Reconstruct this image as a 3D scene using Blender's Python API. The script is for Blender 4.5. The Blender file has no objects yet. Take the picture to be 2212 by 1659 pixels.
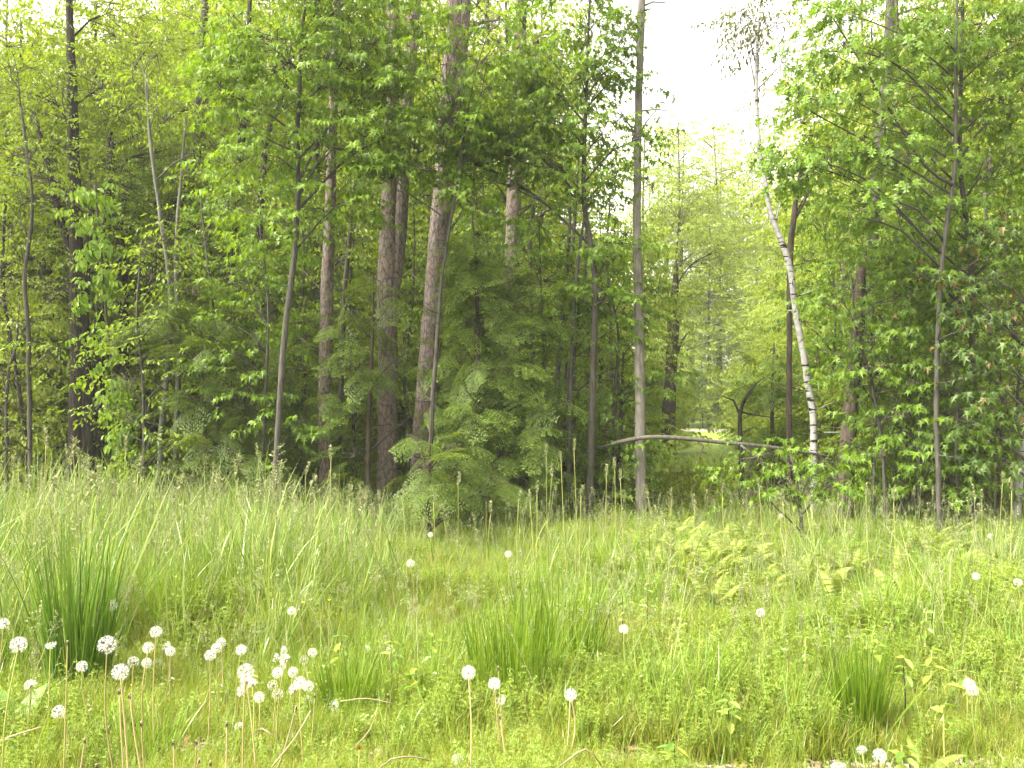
import bpy, math
import numpy as np
from mathutils import Vector

scene = bpy.context.scene
C = scene.collection
RNG = np.random.default_rng(7)
R = math.radians

# ------------------------------------------------------------------ camera, sky, sun, exposure
F, CX, CY, HZ, CAMH = 1800.0, 1106.0, 829.5, 890.0, 1.45      # focal length and centre of a 2212 x 1659 picture
PITCH = math.atan((HZ - CY) / F)
cam_data = bpy.data.cameras.new("camera")
cam_data.sensor_width = 36.0
cam_data.lens = 36.0 * F / 2212.0
cam_data.clip_start, cam_data.clip_end = 0.05, 2000
cam = bpy.data.objects.new("camera", cam_data)
C.objects.link(cam)
cam.location = (0, 0, CAMH)
cam.rotation_euler = (math.pi / 2 + PITCH, 0, 0)
scene.camera = cam

SUN_EL, SUN_AZ = R(50), R(-112)          # azimuth from +Y (straight ahead), clockwise
world = bpy.data.worlds.new("World")
scene.world = world
world.use_nodes = True
wn = world.node_tree
wn.nodes.clear()
sky = wn.nodes.new("ShaderNodeTexSky")
sky.sky_type = 'NISHITA'
sky.sun_disc = False
sky.sun_elevation = SUN_EL
sky.sun_rotation = SUN_AZ
sky.dust_density = 4.0
sky.air_density = 1.0
sky.ozone_density = 1.0
hs = wn.nodes.new("ShaderNodeHueSaturation")
hs.inputs["Saturation"].default_value = 0.12            # overcast: a white, not a blue sky
bg = wn.nodes.new("ShaderNodeBackground")
bg.inputs["Strength"].default_value = 0.14
wo = wn.nodes.new("ShaderNodeOutputWorld")
wn.links.new(sky.outputs[0], hs.inputs["Color"])
tint = wn.nodes.new("ShaderNodeMix")                     # thin bright cloud: slightly warm white
tint.data_type, tint.blend_type = 'RGBA', 'MULTIPLY'
tint.inputs[0].default_value = 1.0
tint.inputs[7].default_value = (1.0, 0.96, 0.86, 1)
wn.links.new(hs.outputs[0], tint.inputs[6])
wn.links.new(tint.outputs[2], bg.inputs[0])
wn.links.new(bg.outputs[0], wo.inputs[0])

sun_d = bpy.data.lights.new("sun", 'SUN')
sun_d.energy = 1.9
sun_d.angle = R(20)
sun_d.color = (1.0, 0.95, 0.86)
sun = bpy.data.objects.new("sun", sun_d)
C.objects.link(sun)
sdir = Vector((math.sin(SUN_AZ) * math.cos(SUN_EL), math.cos(SUN_AZ) * math.cos(SUN_EL), math.sin(SUN_EL)))
sun.rotation_euler = sdir.to_track_quat('Z', 'Y').to_euler()
sun.location = (0, 0, 30)

vs = scene.view_settings
vs.view_transform = 'Standard'
vs.look = 'None'
vs.exposure = 2.82
vs.gamma = 1.0
vs.use_curve_mapping = False
cy = scene.cycles
cy.max_bounces = 8
cy.diffuse_bounces = 6
cy.glossy_bounces = 2
cy.transmission_bounces = 6
cy.transparent_max_bounces = 4
cy.caustics_reflective = cy.caustics_refractive = False
cy.use_denoising = True
cy.use_adaptive_sampling = True
cy.adaptive_threshold = 0.02

# ------------------------------------------------------------------ geometry helpers
CP, SP = math.cos(PITCH), math.sin(PITCH)


def P(px, py, Y):
    """World point seen at pixel (px, py) of the 2212-wide picture at depth Y metres."""
    u, v = (px - CX) / F, (CY - py) / F
    d = np.array([u, CP - v * SP, SP + v * CP])
    return np.array([0, 0, CAMH]) + d * (Y / d[1])


GY = np.array([-60, -2, 1.0, 2.4, 3.2, 3.8, 5.0, 9.0, 14.0, 25, 40, 60, 90, 400])
GZ = np.array([0.9, 0.85, 0.62, 0.27, 0.05, -0.02, -0.10, -0.22, -0.30, -0.3, -0.18, 0.18, 0.7, 4.0])


def gz(x, y):
    x = np.asarray(x, float)
    y = np.asarray(y, float)
    b = np.interp(y, GY, GZ)
    fade = np.clip((20 - y) / 6, 0, 1)
    return b + fade * 0.035 * np.sin(x * 1.3 + 0.6 * y) + fade * 0.03 * np.sin(y * 1.7 - 0.9 * x + 1.0)


def gpt(px, Y):
    x = (px - CX) / F * Y
    return np.array([x, Y, float(gz(x, Y))])


class MB:
    """Collects triangles in numpy arrays; build() links them as one mesh object."""

    def __init__(self):
        self.v, self.f, self.n = [], [], 0

    def add(self, v, f):
        v = np.asarray(v, float).reshape(-1, 3)
        f = np.asarray(f, int).reshape(-1, 3)
        self.v.append(v)
        self.f.append(f + self.n)
        self.n += len(v)

    def inst(self, tv, tf, mats, pos):
        """Copies of template (tv, tf), each under a 3x3 matrix and a position."""
        N = len(pos)
        if N == 0:
            return
        v = np.einsum('nij,vj->nvi', mats, tv) + pos[:, None, :]
        f = tf[None] + (np.arange(N) * len(tv))[:, None, None]
        self.add(v.reshape(-1, 3), f.reshape(-1, 3))

    def mesh(self, name, mat, origin=(0, 0, 0), smooth=False):
        v = np.concatenate(self.v) - np.asarray(origin)
        f = np.concatenate(self.f)
        me = bpy.data.meshes.new(name)
        me.vertices.add(len(v))
        me.vertices.foreach_set("co", v.astype(np.float32).ravel())
        me.loops.add(len(f) * 3)
        me.loops.foreach_set("vertex_index", f.astype(np.int32).ravel())
        me.polygons.add(len(f))
        me.polygons.foreach_set("loop_start", np.arange(0, len(f) * 3, 3, dtype=np.int32))
        me.polygons.foreach_set("use_smooth", np.full(len(f), smooth))
        me.update(calc_edges=True)
        me.materials.append(mat)
        return me

    def build(self, name, mat, parent=None, origin=None, smooth=False):
        if origin is None:
            origin = np.array(parent.location) if parent is not None else (0, 0, 0)
        return link(name, self.mesh(name, mat, origin, smooth), parent)


def link(name, me, parent=None):
    o = bpy.data.objects.new(name, me)
    C.objects.link(o)
    if parent is not None:
        o.parent = parent
    return o


def thing(name, label, cat, loc, group=None):
    o = bpy.data.objects.new(name, None)
    o.empty_display_size = 0.1
    C.objects.link(o)
    o.location = [float(a) for a in loc]
    o["label"], o["category"] = label, cat
    if group:
        o["group"] = group
    return o


def tag(o, label, cat, group=None):
    o["label"], o["category"] = label, cat
    if group:
        o["group"] = group
    return o


def stuff(o, label=None, cat=None):
    o["kind"] = "stuff"
    if label:
        o["label"], o["category"] = label, cat
    return o


def dup(root, loc, rz=0.0, s=1.0, label=None, group=None, tilt=(0, 0)):
    r = root.copy()
    C.objects.link(r)
    r.location = [float(a) for a in loc]
    r.rotation_euler = (tilt[0], tilt[1], rz)
    r.scale = (s, s, s)
    if label:
        r["label"] = label
    if group:
        r["group"] = group
    for ch in root.children:
        c = ch.copy()
        C.objects.link(c)
        c.parent = r
        for g in ch.children:
            d = g.copy()
            C.objects.link(d)
            d.parent = c
    return r


def unit(a):
    a = np.asarray(a, float)
    return a / np.maximum(np.linalg.norm(a, axis=-1, keepdims=True), 1e-9)


def frames(az, pitch, roll, scale):
    """Matrices whose x axis points to azimuth az / elevation pitch, rolled about itself."""
    ca, sa, cp, sp = np.cos(az), np.sin(az), np.cos(pitch), np.sin(pitch)
    x = np.stack([ca * cp, sa * cp, sp], -1)
    y0 = np.stack([-sa, ca, np.zeros_like(sa)], -1)
    z0 = np.cross(x, y0)
    cr, sr = np.cos(roll)[:, None], np.sin(roll)[:, None]
    y = y0 * cr + z0 * sr
    z = np.cross(x, y)
    m = np.stack([x, y, z], -1)
    return m * np.asarray(scale).reshape(-1, 1, 1)


def spline(pts, step):
    """Catmull-Rom through rows of pts (any columns), about step apart in the first three."""
    p = np.asarray(pts, float)
    if len(p) == 2:
        n = max(2, int(np.linalg.norm(p[1, :3] - p[0, :3]) / step))
        t = np.linspace(0, 1, n + 1)[:, None]
        return p[0] * (1 - t) + p[1] * t
    e = np.vstack([2 * p[0] - p[1], p, 2 * p[-1] - p[-2]])
    out = []
    for i in range(1, len(e) - 2):
        n = max(1, int(np.linalg.norm(e[i + 1, :3] - e[i, :3]) / step))
        t = np.arange(n)[:, None] / n
        a, b, c, d = e[i - 1], e[i], e[i + 1], e[i + 2]
        out.append(0.5 * (2 * b + (c - a) * t + (2 * a - 5 * b + 4 * c - d) * t * t + (3 * b - a - 3 * c + d) * t ** 3))
    out.append(p[-1:])
    return np.concatenate(out)


def tube(mb, path, sides=6, rough=0.0, cap=True, rng=RNG, ridge=0.0):
    """Tapered tube along path rows (x, y, z, r)."""
    p, r = path[:, :3], np.maximum(path[:, 3], 1e-4)
    t = unit(np.gradient(p, axis=0))
    ref = np.array([1.0, 0, 0]) if abs(np.mean(t[:, 2])) > 0.5 else np.array([0, 0, 1.0])
    a = unit(np.cross(t, ref))
    b = np.cross(t, a)
    th = np.linspace(0, 2 * math.pi, sides, endpoint=False)
    rr = r[:, None] * np.ones(sides)[None]
    if rough:
        rr = rr * (1 + rough * rng.normal(size=(len(p), sides)))
    if ridge:
        ph = rng.uniform(0, 6.28)
        rr = rr * (1 + ridge * np.sin(th * 5 + ph)[None] + ridge * 0.7 * np.sin(th * 3 + np.linspace(0, 9, len(p))[:, None]))
    v = p[:, None] + a[:, None] * (np.cos(th)[None, :, None] * rr[..., None]) + b[:, None] * (np.sin(th)[None, :, None] * rr[..., None])
    n = len(p)
    i, j = np.meshgrid(np.arange(n - 1), np.arange(sides), indexing='ij')
    k = (j + 1) % sides
    q = np.stack([i * sides + j, i * sides + k, (i + 1) * sides + k, (i + 1) * sides + j], -1).reshape(-1, 4)
    f = np.concatenate([q[:, [0, 1, 2]], q[:, [0, 2, 3]]])
    v = v.reshape(-1, 3)
    if cap:
        v = np.vstack([v, p[-1] + t[-1] * r[-1] * 0.3, p[0]])
        jj = np.arange(sides)
        kk = (jj + 1) % sides
        f = np.concatenate([f, np.stack([(n - 1) * sides + jj, (n - 1) * sides + kk, np.full(sides, n * sides)], -1),
                            np.stack([kk, jj, np.full(sides, n * sides + 1)], -1)])
    mb.add(v, f)


def tubes_many(mb, A, Bm, B, ra, rb, sides=3):
    """Many thin three-ring tubes A -> Bm -> B at once."""
    N = len(A)
    if N == 0:
        return
    pts = np.stack([A, Bm, B], 1)
    rad = np.stack([ra, (ra + rb) / 2, rb], 1)
    t = unit(B - A)
    a = unit(np.cross(t, np.array([0.31, 0.2, 0.93])))
    b = np.cross(t, a)
    th = np.linspace(0, 2 * math.pi, sides, endpoint=False)
    off = a[:, None] * np.cos(th)[None, :, None] + b[:, None] * np.sin(th)[None, :, None]
    v = pts[:, :, None] + off[:, None] * rad[:, :, None, None]
    fs = []
    for i in range(2):
        for j in range(sides):
            k = (j + 1) % sides
            fs += [[i * sides + j, i * sides + k, (i + 1) * sides + k], [i * sides + j, (i + 1) * sides + k, (i + 1) * sides + j]]
    f = np.array(fs)[None] + (np.arange(N) * 3 * sides)[:, None, None]
    mb.add(v.reshape(-1, 3), f.reshape(-1, 3))


# ------------------------------------------------------------------ materials
def new_mat(name):
    m = bpy.data.materials.new(name)
    m.use_nodes = True
    nt = m.node_tree
    nt.nodes.clear()
    out = nt.nodes.new("ShaderNodeOutputMaterial")
    return m, nt, out


def ramp(nt, stops):
    r = nt.nodes.new("ShaderNodeValToRGB")
    e = r.color_ramp.elements
    while len(e) < len(stops):
        e.new(0.5)
    for s, (p, c) in zip(e, stops):
        s.position, s.color = p, (*c, 1)
    return r


def leaf_mat(name, cols, transl=0.5, gloss=0.018, per_object=False, rough=0.45, warm=(1.2, 1.1, 0.48), tips=None):
    m, nt, out = new_mat(name)
    g = nt.nodes.new("ShaderNodeNewGeometry")
    src = g.outputs["Random Per Island"]
    if per_object:
        oi = nt.nodes.new("ShaderNodeObjectInfo")
        mx = nt.nodes.new("ShaderNodeMath")
        mx.operation = 'ADD'
        m2 = nt.nodes.new("ShaderNodeMath")
        m2.operation = 'FRACT'
        nt.links.new(oi.outputs["Random"], mx.inputs[0])
        nt.links.new(src, mx.inputs[1])
        nt.links.new(mx.outputs[0], m2.inputs[0])
        src = m2.outputs[0]
    cols = [tuple(a * .66 for a in cols[0])] + list(cols) + [tuple(a * 1.18 for a in cols[-1])]     # old and young leaves
    n = len(cols)
    rp = ramp(nt, [(i / max(1, n - 1), c) for i, c in enumerate(cols)])
    nt.links.new(src, rp.inputs[0])
    if tips:            # patches of fresh pale growth
        tc = nt.nodes.new("ShaderNodeTexCoord")
        nz = nt.nodes.new("ShaderNodeTexNoise")
        nz.inputs["Scale"].default_value = 4.5
        nz.inputs["Detail"].default_value = 4
        nt.links.new(tc.outputs["Object"], nz.inputs[0])
        r5 = ramp(nt, [(0.5, (0, 0, 0)), (0.66, (1, 1, 1))])
        nt.links.new(nz.outputs[0], r5.inputs[0])
        tm = nt.nodes.new("ShaderNodeMix")
        tm.data_type = 'RGBA'
        nt.links.new(r5.outputs[0], tm.inputs[0])
        nt.links.new(rp.outputs[0], tm.inputs[6])
        tm.inputs[7].default_value = (*tips, 1)
        rp_out = tm.outputs[2]
    else:
        rp_out = rp.outputs[0]
    df = nt.nodes.new("ShaderNodeBsdfDiffuse")
    tr = nt.nodes.new("ShaderNodeBsdfTranslucent")
    nt.links.new(rp_out, df.inputs[0])
    mul = nt.nodes.new("ShaderNodeMix")
    mul.data_type = 'RGBA'
    mul.blend_type = 'MULTIPLY'
    mul.inputs[0].default_value = 1.0
    mul.inputs[7].default_value = (*warm, 1)
    nt.links.new(rp_out, mul.inputs[6])
    nt.links.new(mul.outputs[2], tr.inputs[0])
    ms = nt.nodes.new("ShaderNodeMixShader")
    ms.inputs[0].default_value = transl
    nt.links.new(df.outputs[0], ms.inputs[1])
    nt.links.new(tr.outputs[0], ms.inputs[2])
    gl = nt.nodes.new("ShaderNodeBsdfGlossy")
    gl.inputs["Roughness"].default_value = rough
    m3 = nt.nodes.new("ShaderNodeMixShader")
    m3.inputs[0].default_value = gloss
    nt.links.new(ms.outputs[0], m3.inputs[1])
    nt.links.new(gl.outputs[0], m3.inputs[2])
    nt.links.new(m3.outputs[0], out.inputs[0])
    return m


def bark_mat(name, dark, light, third=None, zscale=0.18, scale=26, bump=0.5, band=None, crack=None):
    m, nt, out = new_mat(name)
    tc = nt.nodes.new("ShaderNodeTexCoord")
    mp = nt.nodes.new("ShaderNodeMapping")
    mp.inputs["Scale"].default_value = (1, 1, zscale)
    nt.links.new(tc.outputs["Object"], mp.inputs[0])
    no = nt.nodes.new("ShaderNodeTexNoise")
    no.inputs["Scale"].default_value = scale
    no.inputs["Detail"].default_value = 6
    no.inputs["Roughness"].default_value = 0.65
    nt.links.new(mp.outputs[0], no.inputs[0])
    rp = ramp(nt, [(0.36, dark), (0.62, light)])
    nt.links.new(no.outputs[0], rp.inputs[0])
    col = rp.outputs[0]
    if third:
        n2 = nt.nodes.new("ShaderNodeTexNoise")
        n2.inputs["Scale"].default_value = 3.0
        n2.inputs["Detail"].default_value = 3
        nt.links.new(tc.outputs["Object"], n2.inputs[0])
        r2 = ramp(nt, [(0.42, (0, 0, 0)), (0.62, (1, 1, 1))])
        nt.links.new(n2.outputs[0], r2.inputs[0])
        mx = nt.nodes.new("ShaderNodeMix")
        mx.data_type = 'RGBA'
        nt.links.new(r2.outputs[0], mx.inputs[0])
        nt.links.new(col, mx.inputs[6])
        mx.inputs[7].default_value = (*third, 1)
        m3 = nt.nodes.new("ShaderNodeMix")
        m3.data_type = 'RGBA'
        m3.inputs[0].default_value = 0.55
        nt.links.new(col, m3.inputs[6])
        nt.links.new(mx.outputs[2], m3.inputs[7])
        col = m3.outputs[2]
    if crack:
        mp4 = nt.nodes.new("ShaderNodeMapping")
        mp4.inputs["Scale"].default_value = (1, 1, 0.38)
        nt.links.new(tc.outputs["Object"], mp4.inputs[0])
        ad = nt.nodes.new("ShaderNodeMix")
        ad.data_type = 'RGBA'
        ad.inputs[0].default_value = 0.06
        nt.links.new(mp4.outputs[0], ad.inputs[6])
        nt.links.new(no.outputs[1], ad.inputs[7])
        vo = nt.nodes.new("ShaderNodeTexVoronoi")
        vo.feature = 'DISTANCE_TO_EDGE'
        vo.inputs["Scale"].default_value = crack
        nt.links.new(ad.outputs[2], vo.inputs[0])
        r4 = ramp(nt, [(0.0, (0.32, 0.3, 0.28)), (0.10, (1, 1, 1))])
        nt.links.new(vo.outputs[0], r4.inputs[0])
        mx = nt.nodes.new("ShaderNodeMix")
        mx.data_type, mx.blend_type = 'RGBA', 'MULTIPLY'
        mx.inputs[0].default_value = 1.0
        nt.links.new(col, mx.inputs[6])
        nt.links.new(r4.outputs[0], mx.inputs[7])
        col = mx.outputs[2]
    if band:
        mp2 = nt.nodes.new("ShaderNodeMapping")
        mp2.inputs["Scale"].default_value = (2.2, 2.2, 13)
        nt.links.new(tc.outputs["Object"], mp2.inputs[0])
        n3 = nt.nodes.new("ShaderNodeTexNoise")
        n3.inputs["Scale"].default_value = 1.6
        n3.inputs["Detail"].default_value = 3
        nt.links.new(mp2.outputs[0], n3.inputs[0])
        r3 = ramp(nt, [(0.585, (0, 0, 0)), (0.625, (1, 1, 1))])
        nt.links.new(n3.outputs[0], r3.inputs[0])
        mx = nt.nodes.new("ShaderNodeMix")
        mx.data_type = 'RGBA'
        nt.links.new(r3.outputs[0], mx.inputs[0])
        nt.links.new(col, mx.inputs[6])
        mx.inputs[7].default_value = (*band, 1)
        col = mx.outputs[2]
    b = nt.nodes.new("ShaderNodeBsdfPrincipled")
    b.inputs["Roughness"].default_value = 0.9
    b.inputs["Specular IOR Level"].default_value = 0.15
    nt.links.new(col, b.inputs["Base Color"])
    bp = nt.nodes.new("ShaderNodeBump")
    bp.inputs["Strength"].default_value = bump
    bp.inputs["Distance"].default_value = 0.03
    nt.links.new(no.outputs[0], bp.inputs["Height"])
    nt.links.new(bp.outputs[0], b.inputs["Normal"])
    nt.links.new(b.outputs[0], out.inputs[0])
    return m


def plain_mat(name, cols, scale=40, rough=0.85, bump=0.3, per_object=False):
    m, nt, out = new_mat(name)
    tc = nt.nodes.new("ShaderNodeTexCoord")
    no = nt.nodes.new("ShaderNodeTexNoise")
    no.inputs["Scale"].default_value = scale
    no.inputs["Detail"].default_value = 5
    nt.links.new(tc.outputs["Object"], no.inputs[0])
    n = len(cols)
    rp = ramp(nt, [(0.3 + 0.4 * i / max(1, n - 1), c) for i, c in enumerate(cols)])
    nt.links.new(no.outputs[0], rp.inputs[0])
    if per_object:
        g = nt.nodes.new("ShaderNodeNewGeometry")
        nt.links.new(g.outputs["Random Per Island"], rp.inputs[0])
        for i, e in enumerate(rp.color_ramp.elements):
            e.position = i / max(1, n - 1)
    b = nt.nodes.new("ShaderNodeBsdfPrincipled")
    b.inputs["Roughness"].default_value = rough
    b.inputs["Specular IOR Level"].default_value = 0.2
    nt.links.new(rp.outputs[0], b.inputs["Base Color"])
    bp = nt.nodes.new("ShaderNodeBump")
    bp.inputs["Strength"].default_value = bump
    bp.inputs["Distance"].default_value = 0.01
    nt.links.new(no.outputs[0], bp.inputs["Height"])
    nt.links.new(bp.outputs[0], b.inputs["Normal"])
    nt.links.new(b.outputs[0], out.inputs[0])
    return m


M = {}
M['maple'] = leaf_mat("maple_leaf", [(0.086, 0.156, 0.010), (0.118, 0.201, 0.012), (0.149, 0.230, 0.015), (0.097, 0.178, 0.012)])
M['maple_bright'] = leaf_mat("bright_maple_leaf", [(0.103, 0.185, 0.010), (0.141, 0.238, 0.013), (0.173, 0.260, 0.020), (0.118, 0.208, 0.013)])
M['maple_red'] = leaf_mat("maple_leaf_with_red_tips", [(0.05, 0.095, 0.010)] * 9 + [(0.068, 0.12, 0.012), (0.08, 0.13, 0.014), (0.06, 0.108, 0.012)] * 3 + [(0.2, 0.1, 0.04)] + [(0.075, 0.125, 0.013)])
M['oak'] = leaf_mat("oak_leaf", [(0.091, 0.171, 0.012), (0.126, 0.215, 0.015), (0.154, 0.238, 0.020), (0.110, 0.193, 0.013)])
M['beech'] = leaf_mat("small_leaf", [(0.115, 0.178, 0.014), (0.158, 0.241, 0.019), (0.203, 0.276, 0.022), (0.132, 0.205, 0.017)])
M['yellow'] = leaf_mat("golden_lit_tint_leaf", [(0.153, 0.215, 0.015), (0.189, 0.245, 0.019), (0.225, 0.260, 0.022), (0.144, 0.210, 0.017)])  # golden glow of the left wood, put into the leaf colour
M['far'] = leaf_mat("glare_paled_far_leaf", [(0.199, 0.277, 0.036), (0.254, 0.333, 0.044), (0.299, 0.361, 0.054), (0.208, 0.287, 0.036)])  # glare and glow over the clearing, put into a paler leaf colour
M['bg'] = leaf_mat("backlit_tint_wood_leaf", [(0.150, 0.222, 0.014), (0.212, 0.285, 0.019), (0.264, 0.321, 0.022), (0.177, 0.249, 0.017)])  # leaf colour brightened to stand for backlight deep in the wood
M['hemlock'] = leaf_mat("hemlock_needles", [(0.071, 0.117, 0.018), (0.089, 0.146, 0.023), (0.115, 0.176, 0.027), (0.079, 0.130, 0.020), (0.158, 0.218, 0.037)], tips=(0.159, 0.232, 0.037), transl=0.4)
M['hemlock_pale'] = leaf_mat("pale_hemlock_needles", [(0.073, 0.111, 0.018), (0.090, 0.136, 0.023), (0.118, 0.162, 0.029), (0.082, 0.121, 0.021)], tips=(0.104, 0.166, 0.028), transl=0.42)
M['pine'] = leaf_mat("pine_needles", [(0.048, 0.065, 0.026), (0.069, 0.085, 0.033), (0.083, 0.098, 0.039)], transl=0.2)
M['birch'] = leaf_mat("birch_leaf", [(0.096, 0.117, 0.039), (0.124, 0.143, 0.046), (0.152, 0.169, 0.065)])
M['creeper'] = leaf_mat("creeper_leaf", [(0.102, 0.193, 0.013), (0.136, 0.232, 0.018), (0.164, 0.257, 0.026)])
M['dead'] = leaf_mat("dead_leaf", [(0.22, 0.13, 0.07), (0.3, 0.19, 0.1), (0.26, 0.15, 0.09)], warm=(1, 1, 0.9))
M['bark_pine'] = bark_mat("pine_bark", (0.08, 0.066, 0.055), (0.175, 0.15, 0.13), (0.145, 0.10, 0.078), zscale=0.45, scale=26, bump=0.9, crack=17)
M['bark_grey'] = bark_mat("grey_bark", (0.029, 0.026, 0.022), (0.076, 0.069, 0.058), (0.053, 0.053, 0.038), scale=30)
M['bark_mid'] = bark_mat("greyish_tan_bark", (0.080, 0.072, 0.059), (0.195, 0.179, 0.155), (0.150, 0.138, 0.115), scale=28)
M['bark_dark'] = bark_mat("dark_bark", (0.015, 0.012, 0.010), (0.043, 0.036, 0.030), scale=26, bump=0.8)
M['bark_brown'] = bark_mat("brown_bark", (0.028, 0.021, 0.015), (0.068, 0.053, 0.040), scale=24)
M['bark_pale'] = bark_mat("pale_bark", (0.065, 0.063, 0.052), (0.138, 0.134, 0.117), (0.095, 0.095, 0.078), scale=28, bump=0.3)
M['bark_birch'] = bark_mat("birch_bark", (0.195, 0.186, 0.172), (0.307, 0.298, 0.283), zscale=1.5, scale=9, bump=0.2, band=(0.014, 0.012, 0.011))
M['twig'] = plain_mat("twig_bark", [(0.035, 0.029, 0.022), (0.070, 0.059, 0.045)])
M['deadwood'] = bark_mat("dead_wood", (0.060, 0.055, 0.045), (0.130, 0.120, 0.100), scale=30)


# ------------------------------------------------------------------ leaf and spray templates
def leaf_maple(L=1.0, W=1.0, fold=0.25, droop=0.25):
    half = [[(0, 0), (1.0, 0), (0.40, 0.15)], [(0, 0), (0.40, 0.15), (0.24, 0.2)], [(0.40, 0.15), (0.62, 0.52), (0.24, 0.2)],
            [(0, 0), (0.24, 0.2), (0.02, 0.4)]]
    tri = []
    for t in half:
        tri.append(t)
        tri.append([(x, -y) for x, y in t][::-1])
    v = np.array(tri, float).reshape(-1, 2)
    return finish_leaf(v, np.arange(len(v)).reshape(-1, 3), L, W, fold, droop)


def leaf_oak(L=1.0, W=0.9, fold=0.2, droop=0.25):
    half = [[(0, 0), (0.30, 0.08), (0.22, 0.27)], [(0, 0), (1.0, 0), (0.30, 0.08)], [(0.30, 0.08), (0.58, 0.07), (0.55, 0.42)],
            [(0.58, 0.05), (0.8, 0.04), (0.86, 0.26)]]
    tri = []
    for t in half:
        tri.append(t)
        tri.append([(x, -y) for x, y in t][::-1])
    v = np.array(tri, float).reshape(-1, 2)
    return finish_leaf(v, np.arange(len(v)).reshape(-1, 3), L, W, fold, droop)


def leaf_oval(L=1.0, W=1.0, fold=0.25, droop=0.25):
    v = np.array([(0, 0), (0.3, 0.22), (0.68, 0.2), (1, 0), (0.68, -0.2), (0.3, -0.22)], float)
    f = np.array([(0, 3, 2), (0, 2, 1), (0, 4, 3), (0, 5, 4)])
    return finish_leaf(v, f, L, W, fold, droop)


def leaf_kite(L=1.0, W=1.0, fold=0.2, droop=0.2):
    v = np.array([(0, 0), (0.45, 0.3), (1, 0), (0.45, -0.3)], float)
    f = np.array([(0, 2, 1), (0, 3, 2)])
    return finish_leaf(v, f, L, W, fold, droop)


def finish_leaf(v, f, L, W, fold, droop):
    x, y = v[:, 0] * L, v[:, 1] * L * W
    z = fold * np.abs(y) - droop * x * x / L
    key = np.round(np.stack([x, y, z], -1), 6)
    u, inv = np.unique(key, axis=0, return_inverse=True)
    return u, inv.reshape(-1)[f]


def spray(leaf, nodes, length, size, rng, opposite=True, spread=55, flat=26, sag=42):
    """Twig along +x with leaves in pairs (or alternate) and one at the tip: (v, f) of the leaves."""
    mb = MB()
    tv, tf = leaf
    pos, az, pi_, ro, sc = [], [], [], [], []
    for i in range(nodes):
        x = length * (0.12 + 0.88 * i / nodes)
        for s in ((1, -1) if opposite else ((1,) if i % 2 else (-1,))):
            a = s * R(rng.normal(spread, 16))
            pet = size * rng.uniform(0.25, 0.6)
            pos.append((x + math.cos(a) * pet, math.sin(a) * pet, rng.normal(0, 0.10) * size - 0.12 * x * x / length))
            az.append(a + R(rng.normal(0, 12)))
            pi_.append(R(-rng.normal(sag, 16)))
            ro.append(R(rng.normal(0, flat)))
            sc.append(size * rng.uniform(0.45, 1.2))
    pos.append((length, 0, -0.12 * length))
    az.append(0)
    pi_.append(R(-sag))
    ro.append(0)
    sc.append(size)
    mb.inst(tv, tf, frames(np.array(az), np.array(pi_), np.array(ro), np.array(sc)), np.array(pos))
    return np.concatenate(mb.v), np.concatenate(mb.f)


def hemlock_frond(rng, length=0.55, n=9):
    """Flat drooping conifer frond: an axis with side twigs set with narrow needle blades."""
    mb = MB()
    v, f = [], []

    def blade(p, a, L, w, dz):
        d = np.array([math.cos(a), math.sin(a), 0])
        s = np.array([-d[1], d[0], 0])
        m_ = p + d * L * 0.45 + np.array([0, 0, dz * 0.3])
        e = p + d * L + np.array([0, 0, dz])
        k = len(v)
        v.extend([p, m_ + s * w, e, m_ - s * w])
        f.extend([(k, k + 2, k + 1), (k, k + 3, k + 2)])
    for i in range(n):
        t = (i + 0.4) / n
        x = length * t
        z = -0.22 * length * t * t
        sl = length * 0.62 * (1 - 0.72 * t) * rng.uniform(0.8, 1.15)
        for s in (1, -1):
            a = s * R(rng.normal(52, 6))
            p = np.array([x, 0, z])
            d = np.array([math.cos(a), math.sin(a), 0])
            m = max(2, int(sl / 0.035))
            for q in range(m):
                u = (q + 0.5) / m
                pp = p + d * sl * u + np.array([0, 0, -0.35 * sl * u * u])
                for s2 in (1, -1):
                    blade(pp, a + s2 * R(rng.normal(48, 10)), 0.055 * rng.uniform(0.7, 1.2), 0.009, -0.012)
            blade(p + d * sl * 0.92 + np.array([0, 0, -0.3 * sl]), a, 0.055, 0.009, -0.02)
    blade(np.array([length, 0, -0.22 * length]), 0, 0.07, 0.01, -0.03)
    return np.array(v), np.array(f)


def pine_tuft(rng, n=34, L=0.13):
    v, f = [], []
    for i in range(n):
        a, e = rng.uniform(0, 6.28), rng.uniform(-0.5, 1.2)
        d = np.array([math.cos(e) * 0.9 + 0.3, math.sin(a) * math.cos(e) * 0.8, math.sin(e) * 0.6 + math.cos(a) * 0.4])
        d = unit(d)
        s = unit(np.cross(d, rng.normal(size=3))) * 0.004
        p = np.array([rng.uniform(-0.12, 0.05), 0, 0])
        k = len(v)
        v.extend([p - s, p + s, p + d * L * rng.uniform(0.7, 1.2)])
        f.append((k, k + 1, k + 2))
    return np.array(v), np.array(f)


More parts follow.
